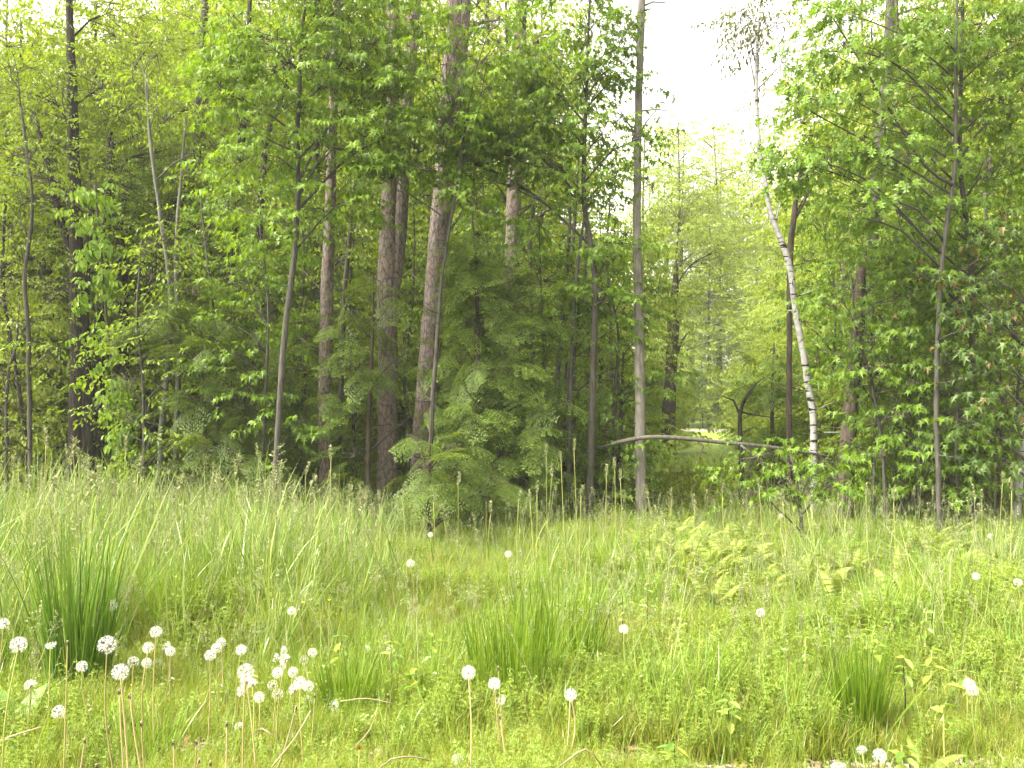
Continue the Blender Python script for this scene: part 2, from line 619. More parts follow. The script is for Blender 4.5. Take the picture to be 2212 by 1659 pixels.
trng = np.random.default_rng(3)
LM, LO, LV, LK = leaf_maple(), leaf_oak(), leaf_oval(), leaf_kite(W=1.15)
SPR = {
    'maple': [spray(LM, 5, 0.40, 0.098, trng) for _ in range(4)],
    'maple_big': [spray(LM, 5, 0.42, 0.105, trng) for _ in range(4)],
    'oak': [spray(LO, 7, 0.36, 0.15, trng, opposite=False, spread=60, flat=34, sag=45) for _ in range(4)],
    'beech': [spray(LV, 12, 0.5, 0.075, trng, opposite=False, spread=60, sag=30) for _ in range(4)],
    'birch': [spray(LV, 9, 0.4, 0.062, trng, opposite=False, spread=60, flat=35, sag=45) for _ in range(4)],
    'creeper': [spray(LV, 5, 0.22, 0.13, trng, spread=65, flat=20, sag=55) for _ in range(4)],
    'hemlock': [hemlock_frond(trng) for _ in range(4)],
    'pine': [pine_tuft(trng) for _ in range(4)],
    'kite': [spray(LK, 7, 0.5, 0.105, trng, spread=55, flat=32, sag=38) for _ in range(4)],
    'kite_far': [spray(LK, 6, 1.0, 0.26, trng, spread=55, flat=30, sag=20) for _ in range(4)],
}
DENS = {'maple': 66, 'maple_big': 60, 'oak': 58, 'beech': 66, 'birch': 70, 'creeper': 40, 'hemlock': 64, 'pine': 26, 'kite': 26, 'kite_far': 3}


def closest_on(path, z):
    return path[int(np.argmin(np.abs(path[:, 2] - z)))]


def foliage(path, blobs, Y, kind, rng, leaves, twigs, limbs, tier=0.0, dens=1.0, size=1.0, droop=0.0):
    """Fill ellipsoids given by picture position (px, py, rx, ry, density, depth offset) with sprays hung on branches from the trunk."""
    for bl in blobs:
        px, py, rx, ry = bl[:4]
        d = bl[4] if len(bl) > 4 else 1.0
        dY = bl[5] if len(bl) > 5 else 0.0
        yy = Y + dY
        c = P(px, py, yy)
        ax, az_ = rx / F * yy, ry / F * yy
        ay = min(1.4, 0.75 * (ax + az_) / 2 + 0.15)
        n = max(3, int(math.pi * ax * az_ * DENS[kind] * d * dens))
        u = unit(rng.normal(size=(n, 3))) * (rng.uniform(0.05, 1, size=(n, 1)) ** 0.42)
        pts = c + u * np.array([ax, ay, az_]) * (1 + 0.12 * rng.normal(size=(n, 1)))
        if tier:
            pts[:, 2] = np.round(pts[:, 2] / tier) * tier + rng.normal(0, 0.07, n) - 0.03 * (pts[:, 0] - c[0]) ** 2
        ground = gz(pts[:, 0], pts[:, 1])
        pts[:, 2] = np.maximum(pts[:, 2], ground + 0.12 + 0.2 * rng.random(n))
        # limb from the trunk to the middle of the blob
        zt = max(path[0, 2] + 0.35, min(path[-1, 2], c[2] - 0.55 * np.hypot(c[0] - path[0, 0], c[1] - path[0, 1]) - 0.2))
        a = closest_on(path, zt)
        reach = np.linalg.norm(c - a[:3])
        r0 = min(a[3] * 0.55, 0.010 + 0.011 * reach)
        mid = a[:3] * 0.5 + c * 0.5 + np.array([0, 0, 0.10 * reach]) + rng.normal(0, 0.04, 3) * reach
        limb = spline(np.array([[*a[:3], r0], [*mid, r0 * 0.75], [*c, r0 * 0.45]]), 0.25)
        lm = MB()
        tube(lm, limb, 6, 0.05, rng=rng)
        limbs.append(lm)
        K = max(1, n // 6)
        idx = rng.integers(0, n, K)
        sub = pts[idx] * 0.72 + c * 0.28 + rng.normal(0, 0.05, (K, 3))
        li = rng.integers(len(limb) // 3, len(limb), K)
        A = limb[li, :3]
        tubes_many(twigs, A, (A + sub) / 2 + rng.normal(0, 0.06, (K, 3)), sub, np.full(K, max(0.006, r0 * 0.42)), np.full(K, 0.005), 4)
        dd = np.linalg.norm(pts[:, None] - sub[None], axis=2)
        nb = sub[np.argmin(dd, 1)]
        tubes_many(twigs, nb, (nb + pts) / 2 + rng.normal(0, 0.03, (n, 3)), pts, np.full(n, 0.005), np.full(n, 0.003), 3)
        out = pts - nb + 0.35 * (pts - np.array([path[0, 0], path[0, 1], 0]))
        az = np.arctan2(out[:, 1], out[:, 0]) + rng.normal(0, 0.7, n)
        pitch = rng.normal(-0.05 - droop, 0.22, n)
        roll = rng.normal(0, 0.25, n)
        if kind == 'hemlock':
            pitch = rng.normal(-.25 - droop, 0.38, n)
        if kind == 'pine':
            pitch = rng.normal(0.2, 0.5, n)
        fr = frames(az, pitch, roll, size * rng.uniform(0.75, 1.25, n))
        var = rng.integers(0, 4, n)
        for k in range(4):
            s = var == k
            leaves.inst(*SPR[kind][k], fr[s], pts[s])


TREES = []


def tree(name, label, Y, trunk, mat_bark, kind=None, mat_leaf=None, blobs=(), group=None, top=3.0, tier=0.0, dens=1.0, size=1.0,
         seed=1, cat="tree", flare=1.35, extra=(), droop=0.0, base=None, sides=14, ridge=0.03):
    """One tree: trunk polyline of (px, py, width px) rows from the ground up, at depth Y; further stems in extra."""
    rng = np.random.default_rng(seed * 101 + 5)
    if kind == 'hemlock':
        size *= .78
    pts = [[*P(px, py, Y), w / 2 / F * Y] for px, py, w in trunk]
    g = gpt(trunk[0][0] if base is None else base, Y)
    r0 = pts[0][3]
    first = [[g[0], g[1], g[2] - 0.12, r0 * flare], [g[0], g[1], g[2] + 0.12, r0 * (1 + 0.3 * (flare - 1))]]
    pts = first + [p for p in pts if p[2] > g[2] + 0.25]
    if trunk[-1][1] <= 10 and top > 0:
        a, b = np.array(pts[-2]), np.array(pts[-1])
        dr = unit((b - a)[:3])
        e = b[:3] + dr * top
        pts.append([*e, b[3] * max(0.25, 1 - 0.11 * top)])
    path = spline(np.array(pts), 0.16)
    nz = np.cumsum(rng.normal(0, 0.004, (len(path), 2)), 0)
    path[:, :2] += nz - np.linspace(0, 1, len(path))[:, None] * nz[-1]
    path[:, 3] *= 1 + rng.normal(0, 0.012, len(path))
    root = thing(name, label, cat, g, group)
    mb = MB()
    tube(mb, path, sides, 0.018, rng=rng, ridge=ridge)
    mb.build('trunk', mat_bark, root, smooth=True)
    for st in extra:
        pp = spline(np.array([[*P(px, py, Y + (dy[0] if dy else 0)), w / 2 / F * Y] for px, py, w, *dy in st]), 0.16)
        mb = MB()
        tube(mb, pp, 10 if pp[0, 3] > 0.05 else 6, 0.02, rng=rng)
        mb.build('stem' if pp[0, 3] > 0.05 else 'branch', mat_bark, root, smooth=True)
    if kind:
        leaves, twigs, limbs = MB(), MB(), []
        foliage(path, blobs, Y, kind, rng, leaves, twigs, limbs, tier, dens, size, droop)
        for lm in limbs:
            lm.build('branch', mat_bark, root, smooth=True)
        stuff(twigs.build('twigs', M['twig'], root))
        stuff(leaves.build('crown', mat_leaf, root))
    if kind != 'pine' and len(path) > 20:
        sm = MB()
        for k in range(rng.integers(5, 10)):
            q = path[rng.integers(6, int(len(path) * .75))]
            a, L = rng.uniform(0, 6.28), rng.uniform(.08, .5)
            e = q[:3] + np.array([math.cos(a), math.sin(a), rng.uniform(-.1, .5)]) * L
            r1 = min(.012, q[3] * .35)
            tube(sm, spline(np.array([[*q[:3], r1], [*((q[:3] + e) / 2 + rng.normal(0, .03, 3) * L), r1 * .7], [*e, r1 * .35]]), .12), 5, rng=rng)
        stuff(sm.build('dead_stubs', mat_bark, root))
    TREES.append((root, path))
    return root, path


#@@GROUND
# ------------------------------------------------------------------ ground, lawn, road
def ground_mat():
    m, nt, out = new_mat("soil_and_litter")
    tc = nt.nodes.new("ShaderNodeTexCoord")
    n1 = nt.nodes.new("ShaderNodeTexNoise")
    n1.inputs["Scale"].default_value = 14
    n1.inputs["Detail"].default_value = 9
    n1.inputs["Roughness"].default_value = 0.7
    nt.links.new(tc.outputs["Object"], n1.inputs[0])
    r1 = ramp(nt, [(0.3, (0.035, 0.025, 0.015)), (0.5, (0.07, 0.052, 0.032)), (0.62, (0.13, 0.10, 0.07)), (0.72, (0.07, 0.075, 0.025))])
    nt.links.new(n1.outputs[0], r1.inputs[0])
    n2 = nt.nodes.new("ShaderNodeTexNoise")
    n2.inputs["Scale"].default_value = 1.1
    n2.inputs["Detail"].default_value = 4
    nt.links.new(tc.outputs["Object"], n2.inputs[0])
    r2 = ramp(nt, [(0.4, (0, 0, 0)), (0.6, (0.8, 0.8, 0.8))])
    nt.links.new(n2.outputs[0], r2.inputs[0])
    mx = nt.nodes.new("ShaderNodeMix")
    mx.data_type = 'RGBA'
    nt.links.new(r2.outputs[0], mx.inputs[0])
    nt.links.new(r1.outputs[0], mx.inputs[6])
    mx.inputs[7].default_value = (0.05, 0.07, 0.015, 1)
    b = nt.nodes.new("ShaderNodeBsdfDiffuse")
    nt.links.new(mx.outputs[2], b.inputs[0])
    bp = nt.nodes.new("ShaderNodeBump")
    bp.inputs["Strength"].default_value = 0.8
    bp.inputs["Distance"].default_value = 0.04
    nt.links.new(n1.outputs[0], bp.inputs["Height"])
    nt.links.new(bp.outputs[0], b.inputs["Normal"])
    nt.links.new(b.outputs[0], out.inputs[0])
    return m


def sheet(name, xs, ys, dz, mat):
    X, Yg = np.meshgrid(xs, ys)
    Z = gz(X, Yg) + dz
    nx, ny = len(xs), len(ys)
    i, j = np.meshgrid(np.arange(ny - 1), np.arange(nx - 1), indexing='ij')
    a = (i * nx + j).ravel()
    f = np.concatenate([np.stack([a, a + 1, a + nx + 1], -1), np.stack([a, a + nx + 1, a + nx], -1)])
    mb = MB()
    mb.add(np.stack([X, Yg, Z], -1).reshape(-1, 3), f)
    o = mb.build(name, mat, smooth=True)
    o["kind"] = "structure"
    return o


xs = np.concatenate([np.linspace(-400, -20, 20), np.linspace(-18, 18, 121), np.linspace(20, 400, 20)])
ys = np.concatenate([np.linspace(-60, -3, 8), np.linspace(-2, 16, 91), np.array([18, 20, 22, 25, 28, 32, 36, 40, 45, 50, 55, 60, 66, 72, 80, 90]), np.linspace(100, 400, 20)])
sheet('ground', xs, ys, 0.0, ground_mat())
M['lawn'] = plain_mat("mown_lawn", [(0.10, 0.15, 0.02), (0.14, 0.19, 0.03), (0.17, 0.21, 0.04)], scale=3, bump=0.2)
M['road'] = plain_mat("gravel_track", [(0.2, 0.17, 0.14), (0.3, 0.26, 0.22)], scale=4)
sheet('lawn', np.linspace(-3, 40, 40), np.linspace(24, 80, 44), 0.03, M['lawn'])
sheet('road', np.linspace(-2.9, 39, 40), np.linspace(55.5, 59.5, 6), 0.045, M['road'])

# ------------------------------------------------------------------ trees at the edge of the wood
B = M
# -- left side
tree('broadleaf_tree', "thick dark double-boled tree at the far left, its stems parting into bare dark limbs", 14.5,
     [(168, 1090, 36), (168, 800, 32), (165, 560, 28), (160, 300, 24), (155, 120, 18), (152, 0, 14)], B['bark_dark'], 'beech', B['beech'],
     [(130, 420, 190, 130, .8), (60, 200, 120, 110, .6), (220, 190, 150, 110, .7), (110, 620, 150, 70, .6), (230, 30, 150, 60, .5), (90, -90, 200, 90, .5), (20, 330, 90, 90, .7)],
     seed=1, tier=.4, extra=[[(190, 1085, 26), (186, 850, 24), (182, 640, 20), (200, 420, 12)],
                             [(163, 590, 16), (130, 470, 14), (98, 340, 11), (72, 240, 8)],
                             [(165, 640, 12), (110, 612, 8), (60, 610, 5)]])
tree('broadleaf_tree', "short stout dark trunk just right of the double-boled tree", 15.5,
     [(212, 1080, 30), (212, 860, 25), (216, 640, 20), (236, 420, 15), (245, 300, 9)], B['bark_dark'], 'beech', B['beech'],
     [(270, 400, 130, 110, .8), (330, 560, 110, 80, .7), (190, 500, 90, 80, .5)], seed=2, tier=.4)
tree('broadleaf_tree', "dark forked tree hung with creeper, behind the leafy vine column", 16.0,
     [(268, 1080, 24), (266, 760, 22), (262, 560, 20), (240, 420, 14), (236, 300, 9)], B['bark_dark'], 'beech', B['beech'],
     [(340, 330, 130, 110, .8), (300, 210, 110, 80, .6), (420, 420, 110, 100, .7), (330, 90, 110, 80, .35), (470, 190, 110, 100, .5)], seed=3, tier=.4,
     extra=[[(264, 600, 14), (264, 500, 12), (270, 400, 8)], [(310, 640, 9), (340, 560, 12), (362, 480, 9), (400, 400, 6)]])
tree('slender_tree', "thin wavy dark stem nearest the left edge of the wood", 13.0,
     [(66, 1080, 9), (66, 900, 9), (62, 720, 9), (55, 600, 8), (72, 480, 7), (68, 380, 6), (45, 230, 5)], B['bark_grey'], 'beech', B['beech'],
     [(60, 330, 120, 90, .7), (40, 470, 90, 70, .6), (110, 760, 70, 40, .5), (30, 690, 60, 50, .5), (30, 120, 100, 90, .6)], seed=4, tier=.35)
tree('slender_tree', "straight thin grey stem between the wavy stem and the double-boled tree", 16.5,
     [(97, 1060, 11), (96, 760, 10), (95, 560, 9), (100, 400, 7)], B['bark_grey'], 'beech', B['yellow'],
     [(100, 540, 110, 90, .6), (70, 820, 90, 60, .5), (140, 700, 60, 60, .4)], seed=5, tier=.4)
tree('slender_tree', "leaning thin dark stem slanting away at the extreme left", 14.0,
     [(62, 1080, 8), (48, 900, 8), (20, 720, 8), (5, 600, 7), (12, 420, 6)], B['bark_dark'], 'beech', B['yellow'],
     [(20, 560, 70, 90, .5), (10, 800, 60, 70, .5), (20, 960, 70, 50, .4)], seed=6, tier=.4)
tree('poplar_sapling', "pale grey crooked young tree, left one of the pale pair, kinked at mid height", 12.5,
     [(342, 1080, 13), (350, 920, 12), (362, 800, 11), (370, 700, 10), (368, 636, 9), (360, 553, 9), (347, 467, 8), (332, 340, 7), (322, 233, 5), (314, 160, 4)], B['bark_pale'], 'beech', B['beech'],
     [(330, 240, 80, 70, .4), (300, 130, 80, 50, .3), (420, 330, 80, 70, .4)], seed=7, tier=.3,
     extra=[[(340, 420, 5), (322, 300, 4), (318, 170, 3)]])
tree('poplar_sapling', "straight pale grey young tree, right one of the pale pair", 12.8,
     [(379, 1080, 12), (382, 920, 11), (388, 780, 11), (389, 690, 9), (384, 620, 8), (383, 553, 8), (387, 460, 7), (394, 370, 6), (402, 250, 4)], B['bark_pale'], 'beech', B['beech'],
     [(400, 260, 70, 60, .3), (360, 700, 60, 50, .4), (440, 700, 70, 50, .4), (420, 860, 90, 60, .4)], seed=8, tier=.3)
tree('pine_tree', "straight grey-barked conifer standing behind the pale pair of young trees", 17.5,
     [(404, 1080, 26), (404, 900, 25), (412, 620, 23), (424, 380, 21), (434, 160, 18), (440, 0, 16)], B['bark_grey'], 'hemlock', B['hemlock'],
     [(430, 560, 90, 60, .6), (450, 740, 110, 70, .7), (400, 330, 80, 60, .4), (480, 440, 80, 60, .5), (340, 820, 80, 60, .5)], seed=9,
     extra=[[(440, 330, 8), (446, 200, 8), (440, 90, 6)]])
tree('maple_tree', "slim grey maple whose big-leaved boughs overhang the left middle of the wood edge", 11.2,
     [(596, 1090, 13), (600, 960, 13), (604, 870, 13), (616, 700, 13), (634, 540, 12), (641, 400, 11), (642, 260, 10), (652, 80, 8), (660, 0, 7)], B['bark_grey'], 'maple', B['maple_bright'],
     [(600, 130, 150, 90, 1.1), (760, 110, 130, 100, 1.1), (520, 90, 100, 70, .9), (720, 320, 150, 70, 1.), (560, 330, 100, 60, .8), (640, 230, 120, 60, .8), (800, 210, 100, 70, .9),
      (690, 20, 130, 60, 1), (730, 440, 110, 45, .9), (830, 300, 80, 60, .8), (480, 200, 60, 60, .6), (610, 480, 90, 40, .6), (600, -110, 200, 90, .8), (850, -60, 130, 80, .8)],
     seed=10, tier=.35, droop=.12, extra=[[(640, 400, 6), (720, 260, 5), (820, 175, 4)], [(640, 330, 5), (560, 290, 4), (500, 240, 3)]])
tree('broadleaf_tree', "dark-barked tree with broken top seen behind the slim grey maple", 17.0,
     [(520, 1080, 20), (508, 800, 19), (500, 600, 18), (512, 420, 17), (526, 250, 16), (535, 120, 12), (540, 0, 9)], B['bark_dark'], 'beech', B['beech'],
     [(540, 230, 120, 110, .7), (470, 330, 100, 90, .7), (560, 430, 110, 80, .8), (440, 70, 130, 70, .6), (520, 560, 110, 70, .8), (560, -60, 160, 70, .5)], seed=11, tier=.45)
tree('broadleaf_tree', "dark slanting stem left of the slim grey maple, leafy at mid height", 14.5,
     [(548, 1080, 17), (552, 800, 16), (558, 560, 16), (566, 420, 15), (580, 290, 12), (612, 200, 9), (628, 130, 7)], B['bark_dark'], 'maple', B['maple'],
     [(560, 400, 110, 80, .7), (640, 200, 90, 80, .7), (480, 480, 90, 70, .6), (560, 590, 120, 60, .7), (500, 680, 100, 50, .6)], seed=12, tier=.4)
p, pp = tree('pine_tree', "reddish pine trunk with short dead branch stubs, left of the double pine", 12.6,
     [(702, 1100, 30), (702, 1000, 29), (701, 870, 28), (704, 700, 28), (708, 560, 26), (712, 440, 23), (716, 280, 20), (722, 100, 17), (726, 0, 16)], B['bark_pine'], 'pine', B['pine'],
     [(720, -200, 120, 80, .5), (680, -330, 130, 80, .5)], seed=13, top=6,
     extra=[[(700, 760, 5), (665, 745, 3), (640, 720, 2)], [(706, 520, 6), (684, 500, 4), (672, 480, 2)], [(705, 640, 5), (670, 600, 3), (650, 580, 2)],
            [(703, 830, 4), (740, 800, 3), (760, 770, 2)], [(709, 600, 5), (735, 570, 3), (745, 545, 2)]])
tree('slender_tree', "thin straight grey stem between the reddish pine and the double pine", 13.5,
     [(733, 1090, 12), (736, 900, 11), (742, 700, 11), (752, 560, 10), (764, 430, 9), (772, 330, 7)], B['bark_grey'], 'beech', B['beech'],
     [(770, 520, 80, 70, .6), (790, 390, 70, 60, .6), (750, 650, 70, 60, .5), (770, 800, 70, 50, .5)], seed=14, tier=.4)

# -- the big pines of the middle
tree('pine_tree', "large double-stemmed pine, two grey-brown trunks joined below mid height", 13.0,
     [(836, 1110, 46), (836, 980, 43), (837, 830, 42), (839, 680, 44), (841, 560, 44), (844, 420, 34), (848, 250, 31), (850, 100, 30), (851, 0, 29)], B['bark_pine'], 'pine', B['pine'],
     [(830, -230, 180, 90, .6), (930, -330, 160, 90, .5)], seed=15, top=7, sides=18,
     extra=[[(850, 640, 26), (860, 540, 32), (868, 430, 31), (874, 320, 29), (882, 200, 28), (892, 60, 27), (900, -60, 25), (915, -260, 18), (930, -400, 10)],
            [(838, 830, 7), (858, 800, 4), (872, 770, 2)], [(838, 800, 6), (820, 782, 3)], [(893, 90, 6), (875, 40, 4), (850, 20, 2)], [(845, 490, 6), (830, 470, 4), (815, 462, 2)]])
tree('pine_tree', "thickest pine, leaning right, with a reddish second stem in its upper half", 13.8,
     [(912, 1100, 56), (914, 980, 52), (920, 870, 49), (932, 720, 48), (946, 560, 47), (957, 420, 45), (966, 260, 42), (976, 120, 40), (984, 0, 38)], B['bark_pine'], 'pine', B['pine'],
     [(1030, 60, 80, 50, .7), (1060, 110, 80, 60, .6), (940, 40, 60, 40, .4), (1000, -180, 200, 100, .6)], seed=16, top=7, sides=18,
     extra=[[(966, 330, 22), (985, 240, 28), (996, 120, 29), (1004, 0, 28), (1016, -160, 22), (1030, -330, 12)],
            [(950, 520, 6), (985, 480, 4), (1010, 430, 3)], [(1000, 60, 7), (1060, 45, 5), (1110, 40, 3)], [(935, 640, 6), (905, 610, 4), (890, 590, 2)]])
tree('pine_tree', "grey pine half hidden by hemlock sprays, right of the leaning thick pine", 15.0,
     [(1080, 1090, 36), (1086, 900, 34), (1098, 700, 33), (1107, 520, 32), (1113, 360, 30), (1119, 200, 27), (1124, 60, 25), (1127, 0, 24)], B['bark_pine'], 'pine', B['pine'],
     [(1060, 150, 100, 60, .6), (1170, 110, 90, 60, .5), (1200, 440, 70, 30, .6), (1190, 400, 60, 40, .4), (1120, -180, 180, 80, .5)], seed=17, top=6, sides=16,
     extra=[[(1107, 540, 9), (1135, 500, 8), (1180, 455, 6), (1250, 440, 3)], [(1110, 450, 12), (1128, 380, 14), (1134, 300, 11), (1140, 180, 8)]])
tree('pine_tree', "tall straight isolated pale-barked trunk at the left edge of the clearing", 12.2,
     [(1385, 1090, 25), (1385, 950, 23), (1384, 800, 22), (1383, 640, 20), (1381, 480, 18), (1382, 320, 17), (1385, 150, 16), (1388, 0, 16)], B['bark_mid'], 'pine', B['pine'],
     [(1400, 40, 50, 40, .5), (1355, 60, 50, 30, .4), (1420, 235, 50, 22, .45), (1340, 240, 60, 22, .35), (1390, 380, 60, 40, .0), (1390, -150, 140, 90, .6)], seed=18, top=6,
     extra=[[(1383, 720, 9), (1368, 690, 7), (1380, 655, 7), (1400, 630, 4)], [(1385, 15, 5), (1410, 4, 4), (1440, 6, 2)], [(1383, 240, 4), (1420, 236, 3), (1445, 240, 2)]])
tree('maple_tree', "slim dark maple with layered pale sprays, between the grey pine and the clearing", 12.0,
     [(1276, 1090, 15), (1280, 960, 15), (1286, 800, 14), (1291, 640, 13), (1280, 530, 12), (1266, 440, 11), (1265, 320, 9), (1270, 180, 7), (1272, 60, 6), (1274, 0, 5)], B['bark_grey'], 'maple', B['maple'],
     [(1270, 60, 90, 60, .6), (1240, 150, 110, 60, .7), (1320, 170, 80, 40, .5), (1200, 260, 110, 50, .9), (1090, 300, 120, 60, 1.), (1300, 290, 80, 40, .5), (1180, 350, 100, 45, .8), (1330, 380, 60, 35, .4),
      (1260, 430, 60, 35, .5), (1320, 540, 80, 45, .6), (1340, 130, 60, 30, .4), (1160, 170, 80, 60, .7), (1230, -90, 170, 80, .5), (1380, 300, 50, 35, .4), (1310, 640, 70, 45, .6), (1020, 350, 70, 60, .9)],
     seed=19, tier=.35, dens=1.7, extra=[[(1266, 440, 7), (1200, 370, 5), (1130, 310, 4)], [(1262, 470, 6), (1248, 570, 7), (1238, 700, 8), (1230, 900, 9), (1228, 1090, 10)]])
tree('maple_tree', "maple whose bright layered boughs cross in front of the two pine groups", 11.4,
     [(930, 1080, 11), (936, 930, 10), (946, 780, 9), (950, 700, 8), (958, 600, 7), (975, 480, 6), (990, 380, 6), (1000, 300, 5)], B['bark_grey'], 'maple', B['maple_bright'],
     [(930, 260, 90, 60, .9), (1010, 240, 100, 60, 1), (900, 350, 80, 40, .9), (870, 170, 70, 60, .8), (950, 140, 80, 60, .8), (1040, 180, 80, 50, .8), (820, 400, 60, 30, .8), (1000, 420, 70, 30, .5), (920, 70, 80, 50, .7), (1060, 60, 80, 50, .6)],
     seed=20, tier=.3, droop=.1)
for i, (x0, x1, x2, w, y2, lab) in enumerate([
        (1190, 1206, 1226, 12, 560, "leaning thin grey stem, leftmost of the thicket right of the grey pine"),
        (1212, 1222, 1246, 9, 430, "thin grey stem forking upward in the thicket right of the grey pine"),
        (1242, 1240, 1262, 11, 620, "dark thin stem just left of the slim dark maple"),
        (1158, 1152, 1146, 12, 560, "straight dark stem close behind the hemlock sprays in the middle"),
        (1330, 1322, 1312, 8, 560, "thinnest dark stem between the slim dark maple and the isolated pine trunk")]):
    tree('slender_tree', lab, 13.4 + i * .4, [(x0, 1090, w), (x1, 800, w * .95), (x2, y2, w * .7), (x2 + 6, y2 - 140, w * .4)], B['bark_grey'], 'beech', B['maple'],
         [(x2, y2 - 60, 80, 60, .5), (x1 + 20, y2 + 120, 80, 60, .5), (x1, 860, 70, 60, .45), (x1 + 30, 980, 70, 50, .5)], seed=30 + i, tier=.35)

# -- right side
tree('birch_tree', "white birch with black bars, curving up into the open sky beside the clearing", 12.6,
     [(1757, 1090, 16.1), (1757, 960, 15.3), (1755, 890, 15.3), (1744, 830, 15.3), (1731, 750, 14.4), (1716, 670, 13.6), (1706, 590, 13.6), (1690, 535, 12.8), (1672, 490, 11.9), (1658, 440, 10.2), (1648, 380, 10.2),
      (1638, 330, 10.2), (1633, 250, 8.5), (1631, 170, 7.6), (1634, 90, 6.0), (1642, 20, 4.2)], B['bark_birch'], 'birch', B['birch'],
     [(1640, 50, 60, 50, 1.2), (1600, 35, 55, 45, 1.), (1680, 60, 45, 40, .8), (1640, 120, 50, 30, .7), (1700, 130, 50, 40, .6), (1610, 90, 35, 30, .6), (1655, -60, 80, 50, .8), (1690, 420, 30, 30, .4), (1650, 330, 25, 40, .25), (1640, 210, 30, 30, .2)],
     seed=40, top=0, flare=1.2, ridge=.015, extra=[[(1645, 350, 5), (1625, 320, 3), (1612, 290, 2)]])
tree('broadleaf_tree', "dark forked stem rising close to the right of the white birch, mostly bare", 13.4,
     [(1700, 1090, 12), (1702, 800, 12), (1706, 560, 13), (1714, 470, 12), (1722, 410, 10), (1736, 350, 7), (1748, 320, 5)], B['bark_brown'], 'maple', B['maple'],
     [(1760, 270, 60, 60, .5), (1740, 420, 50, 50, .4), (1780, 340, 60, 50, .5)], seed=41, extra=[[(1714, 480, 6), (1740, 430, 5), (1760, 360, 3)]])
tree('oak_tree', "oak with large lobed dark leaves reaching left over the white birch", 10.2,
     [(2030, 1110, 12), (2026, 950, 11), (2024, 800, 11), (2030, 640, 10), (2042, 500, 10), (2054, 420, 9), (2062, 350, 9), (2064, 200, 8), (2066, 60, 6), (2066, 0, 5)], B['bark_grey'], 'oak', B['oak'],
     [(1850, 330, 110, 50, 1.1), (1760, 360, 80, 45, 1.1), (1700, 340, 40, 40, .7), (1900, 420, 110, 45, .9), (1960, 330, 80, 50, .8), (1820, 200, 90, 50, .8), (1780, 110, 70, 60, .8), (1900, 120, 90, 60, .8),
      (1830, 30, 80, 50, .8), (1960, 220, 80, 50, .8), (1990, 60, 90, 60, .8), (1730, 230, 60, 40, .5), (1900, -90, 160, 70, .7), (1860, 470, 70, 35, .7)],
     seed=42, extra=[[(2058, 400, 7), (2000, 360, 6), (1930, 250, 5), (1850, 120, 4), (1800, 40, 3)]], size=1.0)
tree('maple_tree', "maple with a thin straight stem and dense tiers of leaves filling the upper right", 10.8,
     [(2102, 1110, 15), (2102, 950, 14), (2098, 800, 13), (2096, 600, 12), (2082, 460, 11), (2068, 340, 10), (2070, 150, 8), (2074, 0, 6)], B['bark_grey'], 'maple', B['maple'],
     [(2110, 70, 110, 80, 1), (2030, 160, 90, 60, .9), (2160, 220, 90, 70, 1.), (2060, 290, 90, 50, .9), (2150, 360, 100, 60, 1.), (2030, 420, 80, 50, .8), (2120, 480, 110, 60, 1.), (2190, 100, 80, 90, 1),
      (1990, 520, 80, 45, .8), (2080, 600, 90, 50, .8), (1940, 560, 90, 50, .7), (2200, 520, 70, 80, .9), (2120, -90, 160, 80, .8), (2000, 640, 80, 45, .7)],
     seed=43, tier=.35, extra=[[(2070, 350, 6), (2110, 290, 5), (2160, 240, 4)], [(2090, 520, 5), (2040, 480, 4), (1990, 440, 3)]])
tree('maple_tree', "young maple at the right edge, its star-shaped leaves with a few reddish ones", 10.2,
     [(2260, 1180, 13), (2255, 1000, 12), (2240, 800, 11), (2235, 600, 9), (2230, 420, 7)], B['bark_grey'], 'maple_big', B['maple_red'],
     [(2130, 590, 90, 35, 1.), (2170, 680, 80, 40, 1.1), (2080, 650, 60, 30, .9), (2160, 770, 70, 35, 1.), (2120, 860, 60, 30, .9), (2190, 900, 60, 40, .9), (2060, 760, 60, 28, .8), (2180, 500, 70, 35, .9), (2080, 900, 50, 25, .7),
      (2020, 600, 60, 25, .8), (2150, 980, 70, 35, .8), (2100, 700, 60, 30, .8)], seed=44, tier=.28, droop=.15)
tree('maple_sapling', "many-stemmed maple sapling in front of the dark leaning trunk, at breast height", 9.6,
     [(1730, 1150, 8), (1725, 1080, 7), (1715, 1010, 5), (1705, 970, 4)], B['bark_grey'], 'maple', B['maple'],
     [(1640, 1000, 90, 30, .9), (1760, 1010, 90, 30, 1.), (1700, 1050, 110, 30, .9), (1800, 1040, 70, 28, .9), (1600, 1050, 70, 26, .7)], seed=45, tier=.2, size=.8)
tree('maple_sapling', "maple sapling with flat spreading sprays hiding the top of the dark leaning trunk", 11.0,
     [(1915, 1110, 8), (1905, 960, 7), (1880, 820, 6), (1850, 720, 5), (1840, 600, 4)], B['bark_grey'], 'maple', B['maple'],
     [(1870, 790, 80, 35, 1.), (1800, 770, 40, 28, .7), (1900, 720, 90, 40, .9), (1820, 650, 90, 40, .8), (1930, 640, 70, 40, .7), (1860, 570, 80, 40, .7), (1950, 780, 80, 40, .8), (1900, 980, 50, 30, .8), (1930, 880, 60, 35, .5)], seed=46, tier=.25, size=.95)
tree('broadleaf_tree', "dark brown leaning trunk cut short by leaves, right of the white birch", 11.8,
     [(1822, 1110, 36), (1826, 1000, 34), (1834, 900, 32), (1843, 810, 30), (1854, 700, 26), (1862, 560, 20)], B['bark_brown'], 'beech', B['maple'],
     [(1880, 520, 90, 60, .6), (1830, 620, 80, 60, .6), (1900, 600, 70, 60, .6)], seed=47, tier=.3)
